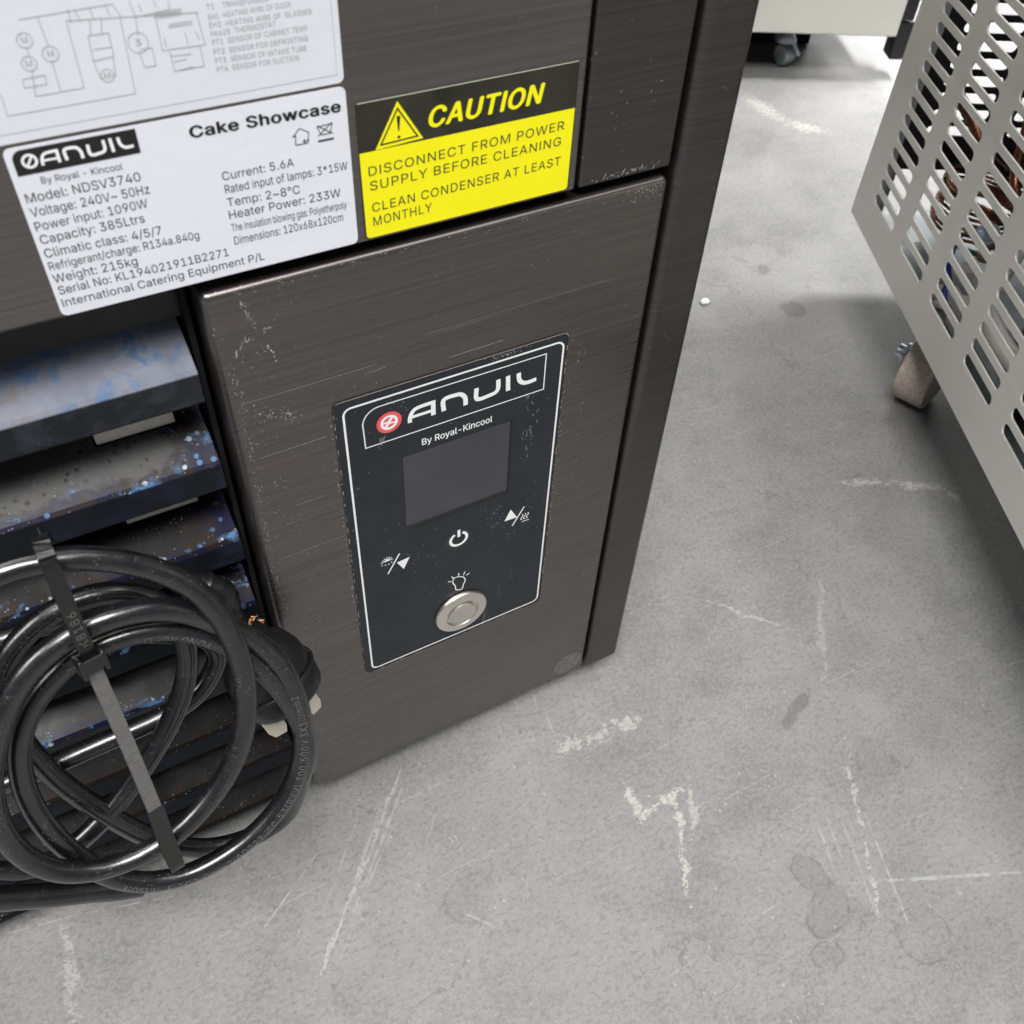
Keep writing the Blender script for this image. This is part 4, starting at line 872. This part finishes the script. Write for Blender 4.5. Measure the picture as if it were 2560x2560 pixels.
def label_text(txt, x, z, dx, cap): return (txt, x, z, dx, 0.0, cap)
for (cx, cz), s_ in zip([w[0] for w in WDC], ('M', 'M', 'M', '3', 'M')):
    put_text('lettering', label_text(s_, cx-0.0006, cz-0.0006, 0.0012, 0.0013), yL, M['print_grey'], wl)
# caution sticker: black sticker with a yellow lower field
cs = plate2d('caution_sticker', rr2d(0.0825, 0.1479, 0.2999, 0.3379, 0.0011), -0.00012, 0.0, M['vinyl_black'], cab)
split = (P['caution_split'][0][1]+P['caution_split'][1][1])/2
pts = [(0.0827, split), (0.0830, 0.3012)] + circ2d(0.0841, 0.3012, 0.0011, 4, 180, 270)+circ2d(0.1464, 0.3012, 0.0011, 4, 270, 360)+[(0.1476, split)]
pr = Print(); pr.poly(pts); pr.build('yellow_field', yL, M['yellow'], cs)
pr = Print(); pr.stroke([(0.0830, 0.33775), (0.1474, 0.33775)], 0.00022); pr.build('sticker_edge', yL, simple('pale_sticker_edge', (0.62, 0.62, 0.50), 0.5), cs)
pr = Print(); pr.poly(P['tri_out']); pr.build('warning_triangle', yL-0.00003, M['yellow'], cs)
pr = Print(); pr.stroke(P['tri_in'], 0.00042, True); pr.poly(P['excl']); pr.circle(P['excl_dot'][0][0], P['excl_dot'][0][1], 0.00042); pr.build('exclamation_mark', yL-0.00007, M['vinyl_black'], cs)
put_text('lettering', CAUTION[0], yL, M['yellow'], cs, bold=0.030, shear=0.22, spacing=1.06)
for it in CAUTION[1:]: put_text('lettering', it, yL-0.00005, M['print_soft'], cs, shear=0.0, spacing=1.08)

# ------------------------------------------------------------------ power cord: coiled cable and plug
cord = root('power_cord', 'coiled glossy black power cord with three pin plug hanging against the louvers', 'power cord', (0.0, -0.02, 0.0))
RC = 0.00345
paths = {}
def cabtube(k, r=RC):
    path = spline(CABLES[k], 12); paths[k] = path
    return tube('cable', path, r, M['cable'], cord, 20, off=(0, 0, 0))
main_pts = CABLES['front']+CABLES['outer'][1:]+CABLES['inner'][1:]
def smooth_pts(pts, it=2):
    P_ = [Vector(p) for p in pts]
    for _ in range(it):
        P_ = [P_[0]]+[Vector((P_[i].x*0.8+(P_[i-1].x+P_[i+1].x)*0.1, (P_[i-1].y+P_[i].y+P_[i+1].y)/3, P_[i].z*0.8+(P_[i-1].z+P_[i+1].z)*0.1)) for i in range(1, len(P_)-1)]+[P_[-1]]
    return P_
paths['main'] = spline(smooth_pts(main_pts), 10)
tube('cable', paths['main'], RC, M['cable'], cord, 20)
for k in ('behind', 'upper_left', 'low_left'): cabtube(k)
cabtube('low_left2', 0.0046)
# relief lettering moulded into the sheath
def cable_text(txt, path, s0, h, face, flip=False, sx=1.0):
    fr = frames(path); L = [0.0]
    for a, b_ in zip(path[:-1], path[1:]): L.append(L[-1]+(b_-a).length)
    vs, fs = text_mesh(txt, bold=0.01, spacing=1.1, res=2)
    out = []; k = h/CAPH
    import bisect
    for v in vs:
        s_ = s0+(v[0]*k*sx if not flip else -v[0]*k*sx)
        i = min(max(bisect.bisect(L, s_)-1, 0), len(path)-2); t = (s_-L[i])/max(1e-9, L[i+1]-L[i])
        p = path[i].lerp(path[i+1], t); n1 = fr[i][2].lerp(fr[i+1][2], t); n2 = fr[i][3].lerp(fr[i+1][3], t)
        w = face+((v[1]*k-h/2)*(1 if flip else -1))/RC
        out.append(p+(n1*math.cos(w)+n2*math.sin(w))*(RC+0.00012))
    return out, fs
M['emboss'] = simple('moulded_sheath_lettering', (0.085, 0.087, 0.092), 0.35, spec=0.8)
def near_s(path, q):
    q = Vector(q); best = min(range(len(path)), key=lambda i: (path[i]-q).length); s_ = 0
    for a, b_ in zip(path[:best], path[1:best+1]): s_ += (b_-a).length
    return s_
for txt, idx, face, flip in CABTXT:
    s0 = near_s(paths['main'], idx)
    vs, fs = cable_text(txt, paths['main'], s0, 0.0023, face, flip)
    mesh_obj('moulded_lettering', vs, fs, M['emboss'], cord)

# plug body: rounded dome over a flat skirt, pins pointing down
ax = Vector((0.26, -0.36, -0.9)).normalized()
pcn = Vector((0.0284, -0.0195, 0.1360))
xd = Vector((1, 0, 0))
plug = lathe('plug', [(0.0, -0.0330), (0.0060, -0.0325), (0.0085, -0.0290), (0.0100, -0.0240), (0.0138, -0.0205), (0.0160, -0.0145), (0.0166, -0.0075), (0.0161, -0.0065), (0.0167, -0.0055), (0.0161, 0.0020), (0.0153, 0.0038), (0.0, 0.0040)],
             M['rubber'], cord, pcn, ax, 56, (0.95, 0.80), xd)
def pin(c, rot, w=0.0063, L=0.0145, th=0.0016):
    y = ax.cross(xd).normalized(); x = y.cross(ax).normalized()
    c_ = pcn+x*c[0]+y*c[1]
    a = x*math.cos(rot)+y*math.sin(rot); b_ = ax.cross(a)
    vs = []
    for h, ww in ((0.0030, w), (L*0.80, w), (L, w*0.62)):
        for s1, s2 in ((-1, -1), (1, -1), (1, 1), (-1, 1)): vs.append(c_+a*(s1*ww/2)+b_*(s2*th/2)+ax*h)
    fs = [(3, 2, 1, 0), (8, 9, 10, 11)]
    for r0 in (0, 4):
        for j in range(4): fs.append((r0+j, r0+(j+1) % 4, r0+4+(j+1) % 4, r0+4+j))
    o = mesh_obj('pin', vs, fs, M['brass'], plug)
    bv = o.modifiers.new('soft', 'BEVEL'); bv.width = 0.0003; bv.segments = 2
pin((-0.0093, 0.0034), 0.15, w=0.0074); pin((0.0060, 0.0040), -0.35, w=0.0066); pin((0.0, -0.008), 1.57)
# strain relief: ribbed collar running from the plug up to the cable
srp = spline([pcn-ax*0.024, pcn-ax*0.038, (0.0185, -0.006, 0.1840), (0.0130, -0.004, 0.1900), (0.0070, -0.004, 0.1910)], 8)
tube('strain_relief', srp, lambda t: 0.0060-0.0020*t+0.0005*(1 if int(t*26) % 2 else -1), M['rubber'], plug, 20)
M['frayed'] = simple('frayed_copper_strand', (0.55, 0.28, 0.13), 0.5, metal=0.6)
mbm = MB(); r_ = random.Random(5)
for _ in range(14):
    p0 = Vector((0.0255+r_.gauss(0, 0.0010), -0.0150+r_.gauss(0, 0.0006), 0.1755+r_.gauss(0, 0.0010))); d = Vector((r_.gauss(0, 1), r_.gauss(-0.5, 0.5), r_.gauss(0, 1))).normalized()*0.0016
    e = d.orthogonal().normalized()*0.00018
    mbm.add([p0-e, p0+e, p0+d+e, p0+d-e], [(0, 1, 2, 3)])
mbm.build('frayed_strand', M['frayed'], plug, kind='stuff')
# moulded ridge around the body
def ring_ridge(h, r):
    y = ax.cross(xd).normalized(); x = y.cross(ax).normalized()
    pts = [pcn+ax*h+x*(r*math.cos(t/40*2*math.pi))+y*(r*0.80/0.95*math.sin(t/40*2*math.pi)) for t in range(41)]
    return pts
tube('rim_ridge', ring_ridge(-0.0065, 0.0159), 0.0009, M['rubber'], plug, 8, up=ax)

# ------------------------------------------------------------------ cable tie
tie = root('cable_tie', 'black plastic cable tie, ribbed strap with painted grey sheen, looped round the coiled cord', 'cable tie', (0.0, -0.045, 0.0))
M['nylon'] = simple('black_nylon', (0.007, 0.007, 0.007), 0.22, spec=0.8, nz=0.2, nscale=200)
M['nylon_rib'] = simple('ribbed_nylon_sheen', (0.105, 0.102, 0.098), 0.42, spec=0.8, nz=0.12, nscale=600)  # black nylon given a grey colour for the light its face reflects
def strap(name, pts, w, th, m, up, ribs=0, wd=Vector((1, 0, 0.0)), wf=None, **k):
    path = [Vector(p) for p in pts]; vs = []; fs = []
    for i, p in enumerate(path):
        t = (path[min(i+1, len(path)-1)]-path[max(i-1, 0)]).normalized()
        b_ = (wd-t*wd.dot(t)).normalized(); a = b_.cross(t).normalized()
        if a.dot(up) < 0: a = -a
        ww = (w if wf is None else wf(i/(len(path)-1)))
        h = th*(1.0+(0.08 if (ribs and i % 2) else 0))
        for s1, s2 in ((-1, 0), (-1, 1), (1, 1), (1, 0)): vs.append(p+b_*(s1*ww/2)+a*(s2*h))
    for i in range(len(path)-1):
        for j in range(4): fs.append((i*4+j, i*4+(j+1) % 4, i*4+4+(j+1) % 4, i*4+4+j))
    fs.append((3, 2, 1, 0)); e = (len(path)-1)*4; fs.append((e, e+1, e+2, e+3))
    return mesh_obj(name, vs, fs, m, tie, **k)
T_ = [Vector(p) for p in TIE]
up_ = Vector((0, -1, 0.35)).normalized()
wdir = Vector((1, 0.28, -0.10)).normalized()
headp = T_[5]
upper = spline([T_[0]+Vector((0, 0.016, -0.012)), T_[0]+Vector((0, 0.010, -0.0035)), T_[0]+Vector((0, 0.004, -0.0008)), T_[0]+Vector((0, 0.0, -0.0025)), T_[1], T_[2], T_[3], T_[4], headp+Vector((0, 0.0004, 0))], 6)
strap('smooth_strap', upper, 0.0042, 0.0012, M['nylon'], up_, wd=wdir)
lower = [headp, T_[6], T_[7], T_[8], T_[9]]
low = spline(lower, 30)
strap('ribbed_strap', low, 0.0041, 0.0011, M['nylon_rib'], up_, ribs=1, wd=wdir)
tail = spline([T_[9]+Vector((0, 0.0001, 0.0003)), T_[10]+Vector((0, 0.0005, 0)), T_[11]+Vector((0, 0.001, 0.002)), T_[11]+Vector((0, 0.006, 0.001))], 6)
strap('tail_strap', tail, 0.0050, 0.0012, M['nylon'], up_, wd=wdir, wf=lambda t: 0.0050-0.0020*max(0, t-0.5)/0.5)
# head: open box the strap runs through
tdir = (T_[6]-T_[4]).normalized(); bdir = (wdir-tdir*wdir.dot(tdir)).normalized(); adir = bdir.cross(tdir); adir = -adir if adir.dot(up_) < 0 else adir
def obox(mb_, c, ex, ey, ez):
    vs = [c+bdir*(sx*ex/2)+adir*(sy*ey/2)+tdir*(sz*ez/2) for sx in (-1, 1) for sy in (-1, 1) for sz in (-1, 1)]
    mb_.add(vs, [(0,1,3,2),(4,6,7,5),(0,4,5,1),(2,3,7,6),(0,2,6,4),(1,5,7,3)])
hc = headp+adir*0.0012
mbm = MB(); obox(mbm, hc-bdir*0.0031, 0.0013, 0.0052, 0.0062); mbm.build('head_wall', M['nylon'], tie, bevel=0.0004)
mbm = MB(); obox(mbm, hc+bdir*0.0031, 0.0013, 0.0052, 0.0062); mbm.build('head_wall', M['nylon'], tie, bevel=0.0004)
mbm = MB(); obox(mbm, hc+adir*0.0021-tdir*0.0006, 0.0062, 0.0011, 0.0040); mbm.build('head_bridge', M['nylon'], tie, bevel=0.0004)
mbm = MB(); obox(mbm, hc-adir*0.0021, 0.0062, 0.0010, 0.0060); mbm.build('head_base', M['nylon'], tie, bevel=0.0003)
mbm = MB(); obox(mbm, hc+adir*0.0004+tdir*0.0024, 0.0048, 0.0006, 0.0009); mbm.build('head_pawl', M['nylon'], tie)
# embossed stock code and dimple on the smooth strap
vs, fs = text_mesh('K8186', spacing=1.1); kk = 0.0024/CAPH
seg0 = T_[4].lerp(T_[3], 0.75); seg1 = T_[4].lerp(T_[3], 0.0)
td = (T_[3]-T_[4]).normalized()
mesh_obj('moulded_lettering', [T_[4].lerp(T_[3], 0.10)+td*(v[0]*kk)+bdir*(0.0012-v[1]*kk)+adir*0.0013 for v in vs], fs, simple('nylon_relief', (0.09, 0.088, 0.085), 0.35), tie)
dc = T_[4]+td*0.0006+adir*0.0010
lathe('dimple_ring', [(0.0010, 0.0), (0.0010, 0.0005), (0.0013, 0.0005), (0.0013, 0.0)], M['nylon'], tie, dc, adir, 24)

# ------------------------------------------------------------------ perforated refrigeration unit on the right
CA = hom(0.56216, 0.22649)
unit = root('refrigeration_unit', 'satin steel appliance with slotted ventilation cover showing copper pipes, raised on castors', 'refrigeration unit', (CA[0], CA[1], 0.0), math.atan2(-0.89179, -0.45244))
def perforated(name, cols, rows, u_first, pitch_u, slot_l, v_first, pitch_v, slot_h, W, z0, z1, th, mp, m, parent, skip=None):
    """sheet with rounded slots, real holes; mp(u, d, z) -> local point"""
    vs = []; fs = []; NS = 7
    hw = pitch_u/2; hh = pitch_v/2; r = slot_h/2; xs = slot_l/2-r
    def pt(u, d, z): vs.append(mp(u, d, z)); return len(vs)-1
    def quad(u0, u1, a, b_):
        for d, flip in ((0, 0), (th, 1)):
            i = [pt(u0, d, a), pt(u1, d, a), pt(u1, d, b_), pt(u0, d, b_)]
            fs.append(tuple(i if not flip else i[::-1]))
    U0 = u_first+slot_l/2-hw; U1 = U0+cols*pitch_u; V0 = v_first-hh; V1 = V0+rows*pitch_v
    for c_ in range(cols):
        for r9 in range(rows):
            cx = U0+hw+c_*pitch_u; cz = V0+hh+r9*pitch_v
            inner = []; outer = []
            for side in (1, -1):
                for k9 in range(NS+1):
                    t = -math.pi/2+math.pi*k9/NS
                    inner.append((cx+side*(xs+r*math.cos(t)), cz+side*r*math.sin(t)))
                    if k9 == 0: o9 = (cx+side*xs, cz-side*hh)
                    elif k9 == NS: o9 = (cx+side*xs, cz+side*hh)
                    else: o9 = (cx+side*hw, cz+side*hh*(-1+2*(k9-1)/(NS-2)))
                    outer.append(o9)
            n = len(inner)
            ids = []
            b9 = 0.00022
            for d, rr9 in ((0, 1), (th, 1)):
                a = [pt(x, d, z) for x, z in inner]; o9 = [pt(x, d, z) for x, z in outer]; ids.append(a)
                for j in range(n):
                    k9 = (j+1) % n
                    f = (a[j], o9[j], o9[k9], a[k9])
                    fs.append(f if d == 0 else f[::-1])
            for j in range(n):
                k9 = (j+1) % n; fs.append((ids[0][k9], ids[1][k9], ids[1][j], ids[0][j]))
    quad(0, U0, z0, z1); quad(U1, W, z0, z1); quad(U0, U1, z0, V0); quad(U0, U1, V1, z1)
    for (ua, za, ub, zb_) in ((0, z0, W, z0), (W, z0, W, z1), (W, z1, 0, z1), (0, z1, 0, z0)):
        i = [pt(ua, 0, za), pt(ub, 0, zb_), pt(ub, th, zb_), pt(ua, th, za)]; fs.append(tuple(i))
    return mesh_obj(name, vs, fs, m, parent)
H0 = 0.07; V_F = H0+0.0303; PV = 0.0118; SH = 0.0073
perforated('perforated_cover', 8, 24, 0.0323, 0.0605, 0.0418, V_F, PV, SH, 0.56, H0, 0.45, 0.0012, lambda u, d, z: (u, d, z), M['satin'], unit)
M['satin_in'] = simple('shaded_inner_steel', (0.030, 0.030, 0.033), 0.6, metal=0.2)  # cover steel darkened in colour to stand for the shade inside
perforated('side_cover', 7, 21, 0.0323, 0.0605, 0.0418, V_F+3*PV, PV, SH, 0.46, H0+0.036, 0.45, 0.0012, lambda u, d, z: (d+0.0006, u+0.0014, z), M['satin_in'], unit)
mb = MB(); mb.box(0.0006, 0.0018, 0.0014, 0.024, H0, H0+0.036); mb.build('corner_flange', M['galv'], unit)
mb = MB(); mb.box(0.002, 0.003, 0.0014, 0.020, H0, 0.45); mb.build('fold_return', simple('lit_grey_fold', (0.55, 0.57, 0.60), 0.5), unit)  # sheet colour made paler so the inner fold looks lit
mb = MB(); mb.box(0.002, 0.56, 0.002, 0.46, H0-0.002, H0+0.001); mb.build('base_tray', M['galv'], unit)
mb = MB(); mb.box(0.14, 0.56, 0.20, 0.215, H0+0.002, 0.45); mb.build('bulkhead', M['void'], unit)
mb = MB(); mb.box(0.002, 0.56, 0.44, 0.455, H0+0.002, 0.45); mb.build('rear_wall', M['void'], unit)
mb = MB(); mb.box(0.002, 0.56, 0.003, 0.455, 0.45, 0.455); mb.build('top_plate', M['satin'], unit)
unit.scale = (KH, KH, KH)
# copper capillary coil: many thin turns
cc = Vector((0.042, 0.075, 0.0)); turns = 9; pts = []
for i in range(turns*28+1):
    t = i/28*2*math.pi; k9 = i/(turns*28)
    pts.append((cc.x+(0.036+0.0012*math.sin(3*t+k9*9))*math.cos(t), cc.y+(0.030+0.001*math.cos(2*t))*math.sin(t), 0.088+0.026*k9+0.004*math.sin(t+k9*3)))
tube('capillary_coil', [Vector(p) for p in pts], 0.0012, M['copper'], unit, 8, up=Vector((0, 0, 1)))
def utube(name, pts, r, m, **k): return tube(name, spline(pts, 8), r, m, unit, 12, up=Vector((0.02, 0.03, 1)), **k)
utube('copper_pipe', [(0.020, 0.035, 0.172), (0.040, 0.045, 0.160), (0.055, 0.060, 0.140), (0.045, 0.10, 0.12), (0.02, 0.15, 0.115)], 0.0042, M['copper'])
utube('copper_pipe', [(0.075, 0.05, 0.25), (0.085, 0.055, 0.18), (0.105, 0.055, 0.145), (0.16, 0.06, 0.135), (0.3, 0.08, 0.14)], 0.0034, M['copper'])
utube('copper_pipe', [(0.045, 0.11, 0.085), (0.09, 0.06, 0.092), (0.13, 0.05, 0.115), (0.17, 0.06, 0.17), (0.2, 0.06, 0.3)], 0.0030, M['copper'])
utube('blue_wire', [(0.095, 0.035, 0.105), (0.107, 0.03, 0.094), (0.12, 0.028, 0.088), (0.128, 0.026, 0.080), (0.15, 0.04, 0.075)], 0.0022, M['blue_wire'])
utube('green_wire', [(0.03, 0.10, 0.082), (0.055, 0.06, 0.083), (0.08, 0.05, 0.090), (0.10, 0.06, 0.095)], 0.0018, M['green_wire'])
for (c9, e9) in (((0.118, 0.030, 0.0785), (0.012, 0.008, 0.007)), ((0.130, 0.030, 0.084), (0.014, 0.007, 0.008)), ((0.104, 0.045, 0.0860), (0.012, 0.010, 0.008))):
    mb = MB(); mb.box(*[w for a9, b9 in zip(c9, e9) for w in (a9-b9/2, a9+b9/2)]); mb.build('wire_connector', M['white_plastic'], unit, bevel=0.0012)
for (a9, r9) in (((0.128, 0.024, 0.0765), 0.0032), ((0.124, 0.022, 0.0805), 0.0028)):
    lathe('crimp_cap', [(0.0, -0.004), (r9, -0.004), (r9*0.9, 0.003), (0.0, 0.004)], M['white_plastic'], unit, a9, (0.7, 0.2, 0.3), 16)
lathe('thermostat_ring', [(0.0055, -0.002), (0.0055, 0.002), (0.0085, 0.002), (0.0085, -0.002), (0.0055, -0.002)], M['zinc'], unit, (0.111, 0.045, 0.118), (0.2, -0.6, 0.7), 24)
comp = lathe('compressor', [(0.0, 0.0), (0.045, 0.0), (0.052, 0.006), (0.052, 0.045), (0.046, 0.066), (0.028, 0.080), (0.0, 0.084)], simple('black_enamel', (0.012, 0.012, 0.014), 0.25), unit, (0.235, 0.075, H0+0.001), (0, 0, 1), 40)
mb = MB(); mb.box(0.150, 0.185, 0.018, 0.045, 0.078, 0.100); jb = mb.build('junction_box', M['white_plastic'], unit, bevel=0.002)
put_text('lettering', ('W9', 0.154, 0.083, 0.010, 0.0, 0.006), 0.0176, M['print_black'], jb)
mb = MB(); mb.box(0.190, 0.250, 0.012, 0.018, 0.074, 0.098); mb.build('bracket', M['galv'], unit, bevel=0.0008)
mb = MB(); mb.box(0.055, 0.110, 0.016, 0.034, 0.0715, 0.0790); mb.build('bracket', M['galv'], unit, bevel=0.0012)
utube('drain_hose', [(0.16, 0.03, 0.20), (0.175, 0.025, 0.15), (0.18, 0.02, 0.118), (0.21, 0.02, 0.108), (0.3, 0.03, 0.11)], 0.0065, M['white_plastic'])
# castor near the visible corner
wx, wy = 0.1340, 0.0320; WR = 0.0290
d9 = Vector((0.696, 0.718, 0)).normalized(); n9 = Vector((-d9.y, d9.x, 0))
wheel = lathe('castor_wheel', [(0.0, -0.0115), (0.006, -0.0115), (WR-0.0012, -0.0115), (WR-0.0003, -0.0108), (WR, -0.0098), (WR, 0.0098), (WR-0.0012, 0.0115), (0.006, 0.0115), (0.0, 0.0115)], M['tread'], unit, (wx, wy, WR), d9, 48)
mb = MB(); mb.box(wx-0.016, wx+0.022, wy-0.018, wy+0.022, 0.0630, 0.0675); mb.build('castor_plate', M['zinc'], unit, bevel=0.001)
hub = Vector((wx, wy, WR))-d9*0.0117
lathe('axle_bolt', [(0.0, 0.0), (0.0050, 0.0), (0.0050, 0.0050), (0.0085, 0.0052), (0.0085, 0.0068), (0.0054, 0.0070), (0.0054, 0.0120), (0.0, 0.0122)], M['zinc'], unit, hub, -d9, 18)
for s_ in (-1, 1):
    c9 = Vector((wx, wy, 0))+d9*(0.0132*s_)
    vs = []
    for dd in (-0.0008, 0.0008):
        for a9, z9 in ((-0.012, 0.0640), (0.014, 0.0640), (0.006, 0.024), (-0.005, 0.024)): vs.append(c9+d9*dd+n9*a9+Vector((0, 0, z9)))
    mesh_obj('castor_fork', vs, [(0,1,2,3),(7,6,5,4),(0,4,5,1),(1,5,6,2),(2,6,7,3),(3,7,4,0)], M['zinc'], unit)
for (a9, b9) in ((0.5, 0.04), (0.5, 0.40), (0.06, 0.40)):
    lathe('castor_wheel', [(0.0, -0.013), (0.026, -0.012), (0.0275, 0.0), (0.026, 0.012), (0.0, 0.013)], M['tread'], unit, (a9, b9, 0.0277), (0, 1, 0), 24)
    mb = MB(); mb.box(a9-0.02, a9+0.02, b9-0.02, b9+0.02, 0.058, 0.0675); mb.build('castor_plate', M['zinc'], unit)

# ------------------------------------------------------------------ pale machine in the background
BG = hom(0.76689, 0.55892)
mach = root('pale_machine', 'pale off white appliance panel raised over a dark gap in the background', 'appliance', (BG[0], BG[1], 0.0), math.atan2(-0.45244, 0.89179))
mb = MB(); mb.box(-0.9, 0.132, 0.0, 0.02, 0.0495, 0.9); mb.build('front_panel', M['machine'], mach, bevel=0.002)
mb = MB(); mb.box(-0.9, 0.128, 0.021, 0.60, 0.054, 0.9); mb.build('body', M['black'], mach)
mb = MB(); mb.box(0.136, 0.152, 0.010, 0.034, 0.022, 0.062); mb.build('rubber_foot', M['black'], mach, bevel=0.002)
mb = MB(); mb.box(0.134, 0.148, 0.006, 0.05, 0.064, 0.9); mb.build('side_seal', M['black'], mach, bevel=0.002)
mb = MB(); mb.box(-0.9, 0.075, 0.10, 0.56, 0.001, 0.05); mb.build('light_blocker', M['void'], mach)  # added box that keeps back light from under the machine
lathe('castor_wheel', [(0.0, -0.007), (0.010, -0.007), (0.0115, 0.0), (0.010, 0.007), (0.0, 0.007)], M['galv'], mach, (0.030, 0.040, 0.0130), (1, 0.5, 0.1), 24)
lathe('castor_stem', [(0.0, 0.0), (0.013, 0.0), (0.010, 0.006), (0.005, 0.010), (0.005, 0.026), (0.0, 0.026)], M['zinc'], mach, (0.026, 0.040, 0.028), (0, 0, 1), 20)
lathe('castor_brake', [(0.0, 0.0), (0.0022, 0.0), (0.0018, 0.016), (0.0, 0.017)], M['zinc'], mach, (0.034, 0.036, 0.028), (0.5, -0.5, -0.7), 12)

mach.scale = (KH, KH, KH)
# ------------------------------------------------------------------ small debris on the floor
r_ = random.Random(2)
bm = bmesh.new(); bmesh.ops.create_icosphere(bm, subdivisions=2, radius=0.0032)
for v in bm.verts: v.co = Vector((v.co.x*1.3, v.co.y, v.co.z*0.7))*(1+r_.uniform(-0.12, 0.12))
me = bpy.data.meshes.new('pebble'); bm.to_mesh(me); bm.free(); me.materials.append(simple('white_crumb', (0.75, 0.78, 0.78), 0.6)); me.polygons.foreach_set('use_smooth', [True]*len(me.polygons))
pb = bpy.data.objects.new('pebble', me); link(pb); pb.location = (*hom(0.458, 0.252), 0.0020)
pb['label'] = 'tiny white pebble lying alone on the grey concrete floor'; pb['category'] = 'pebble'

# children of the cord and tie were built in world coordinates
for rt in (cord, tie):
    for ch in rt.children: ch.location = Vector(ch.location)-Vector(rt.location)
    rt.location.z += 0.006
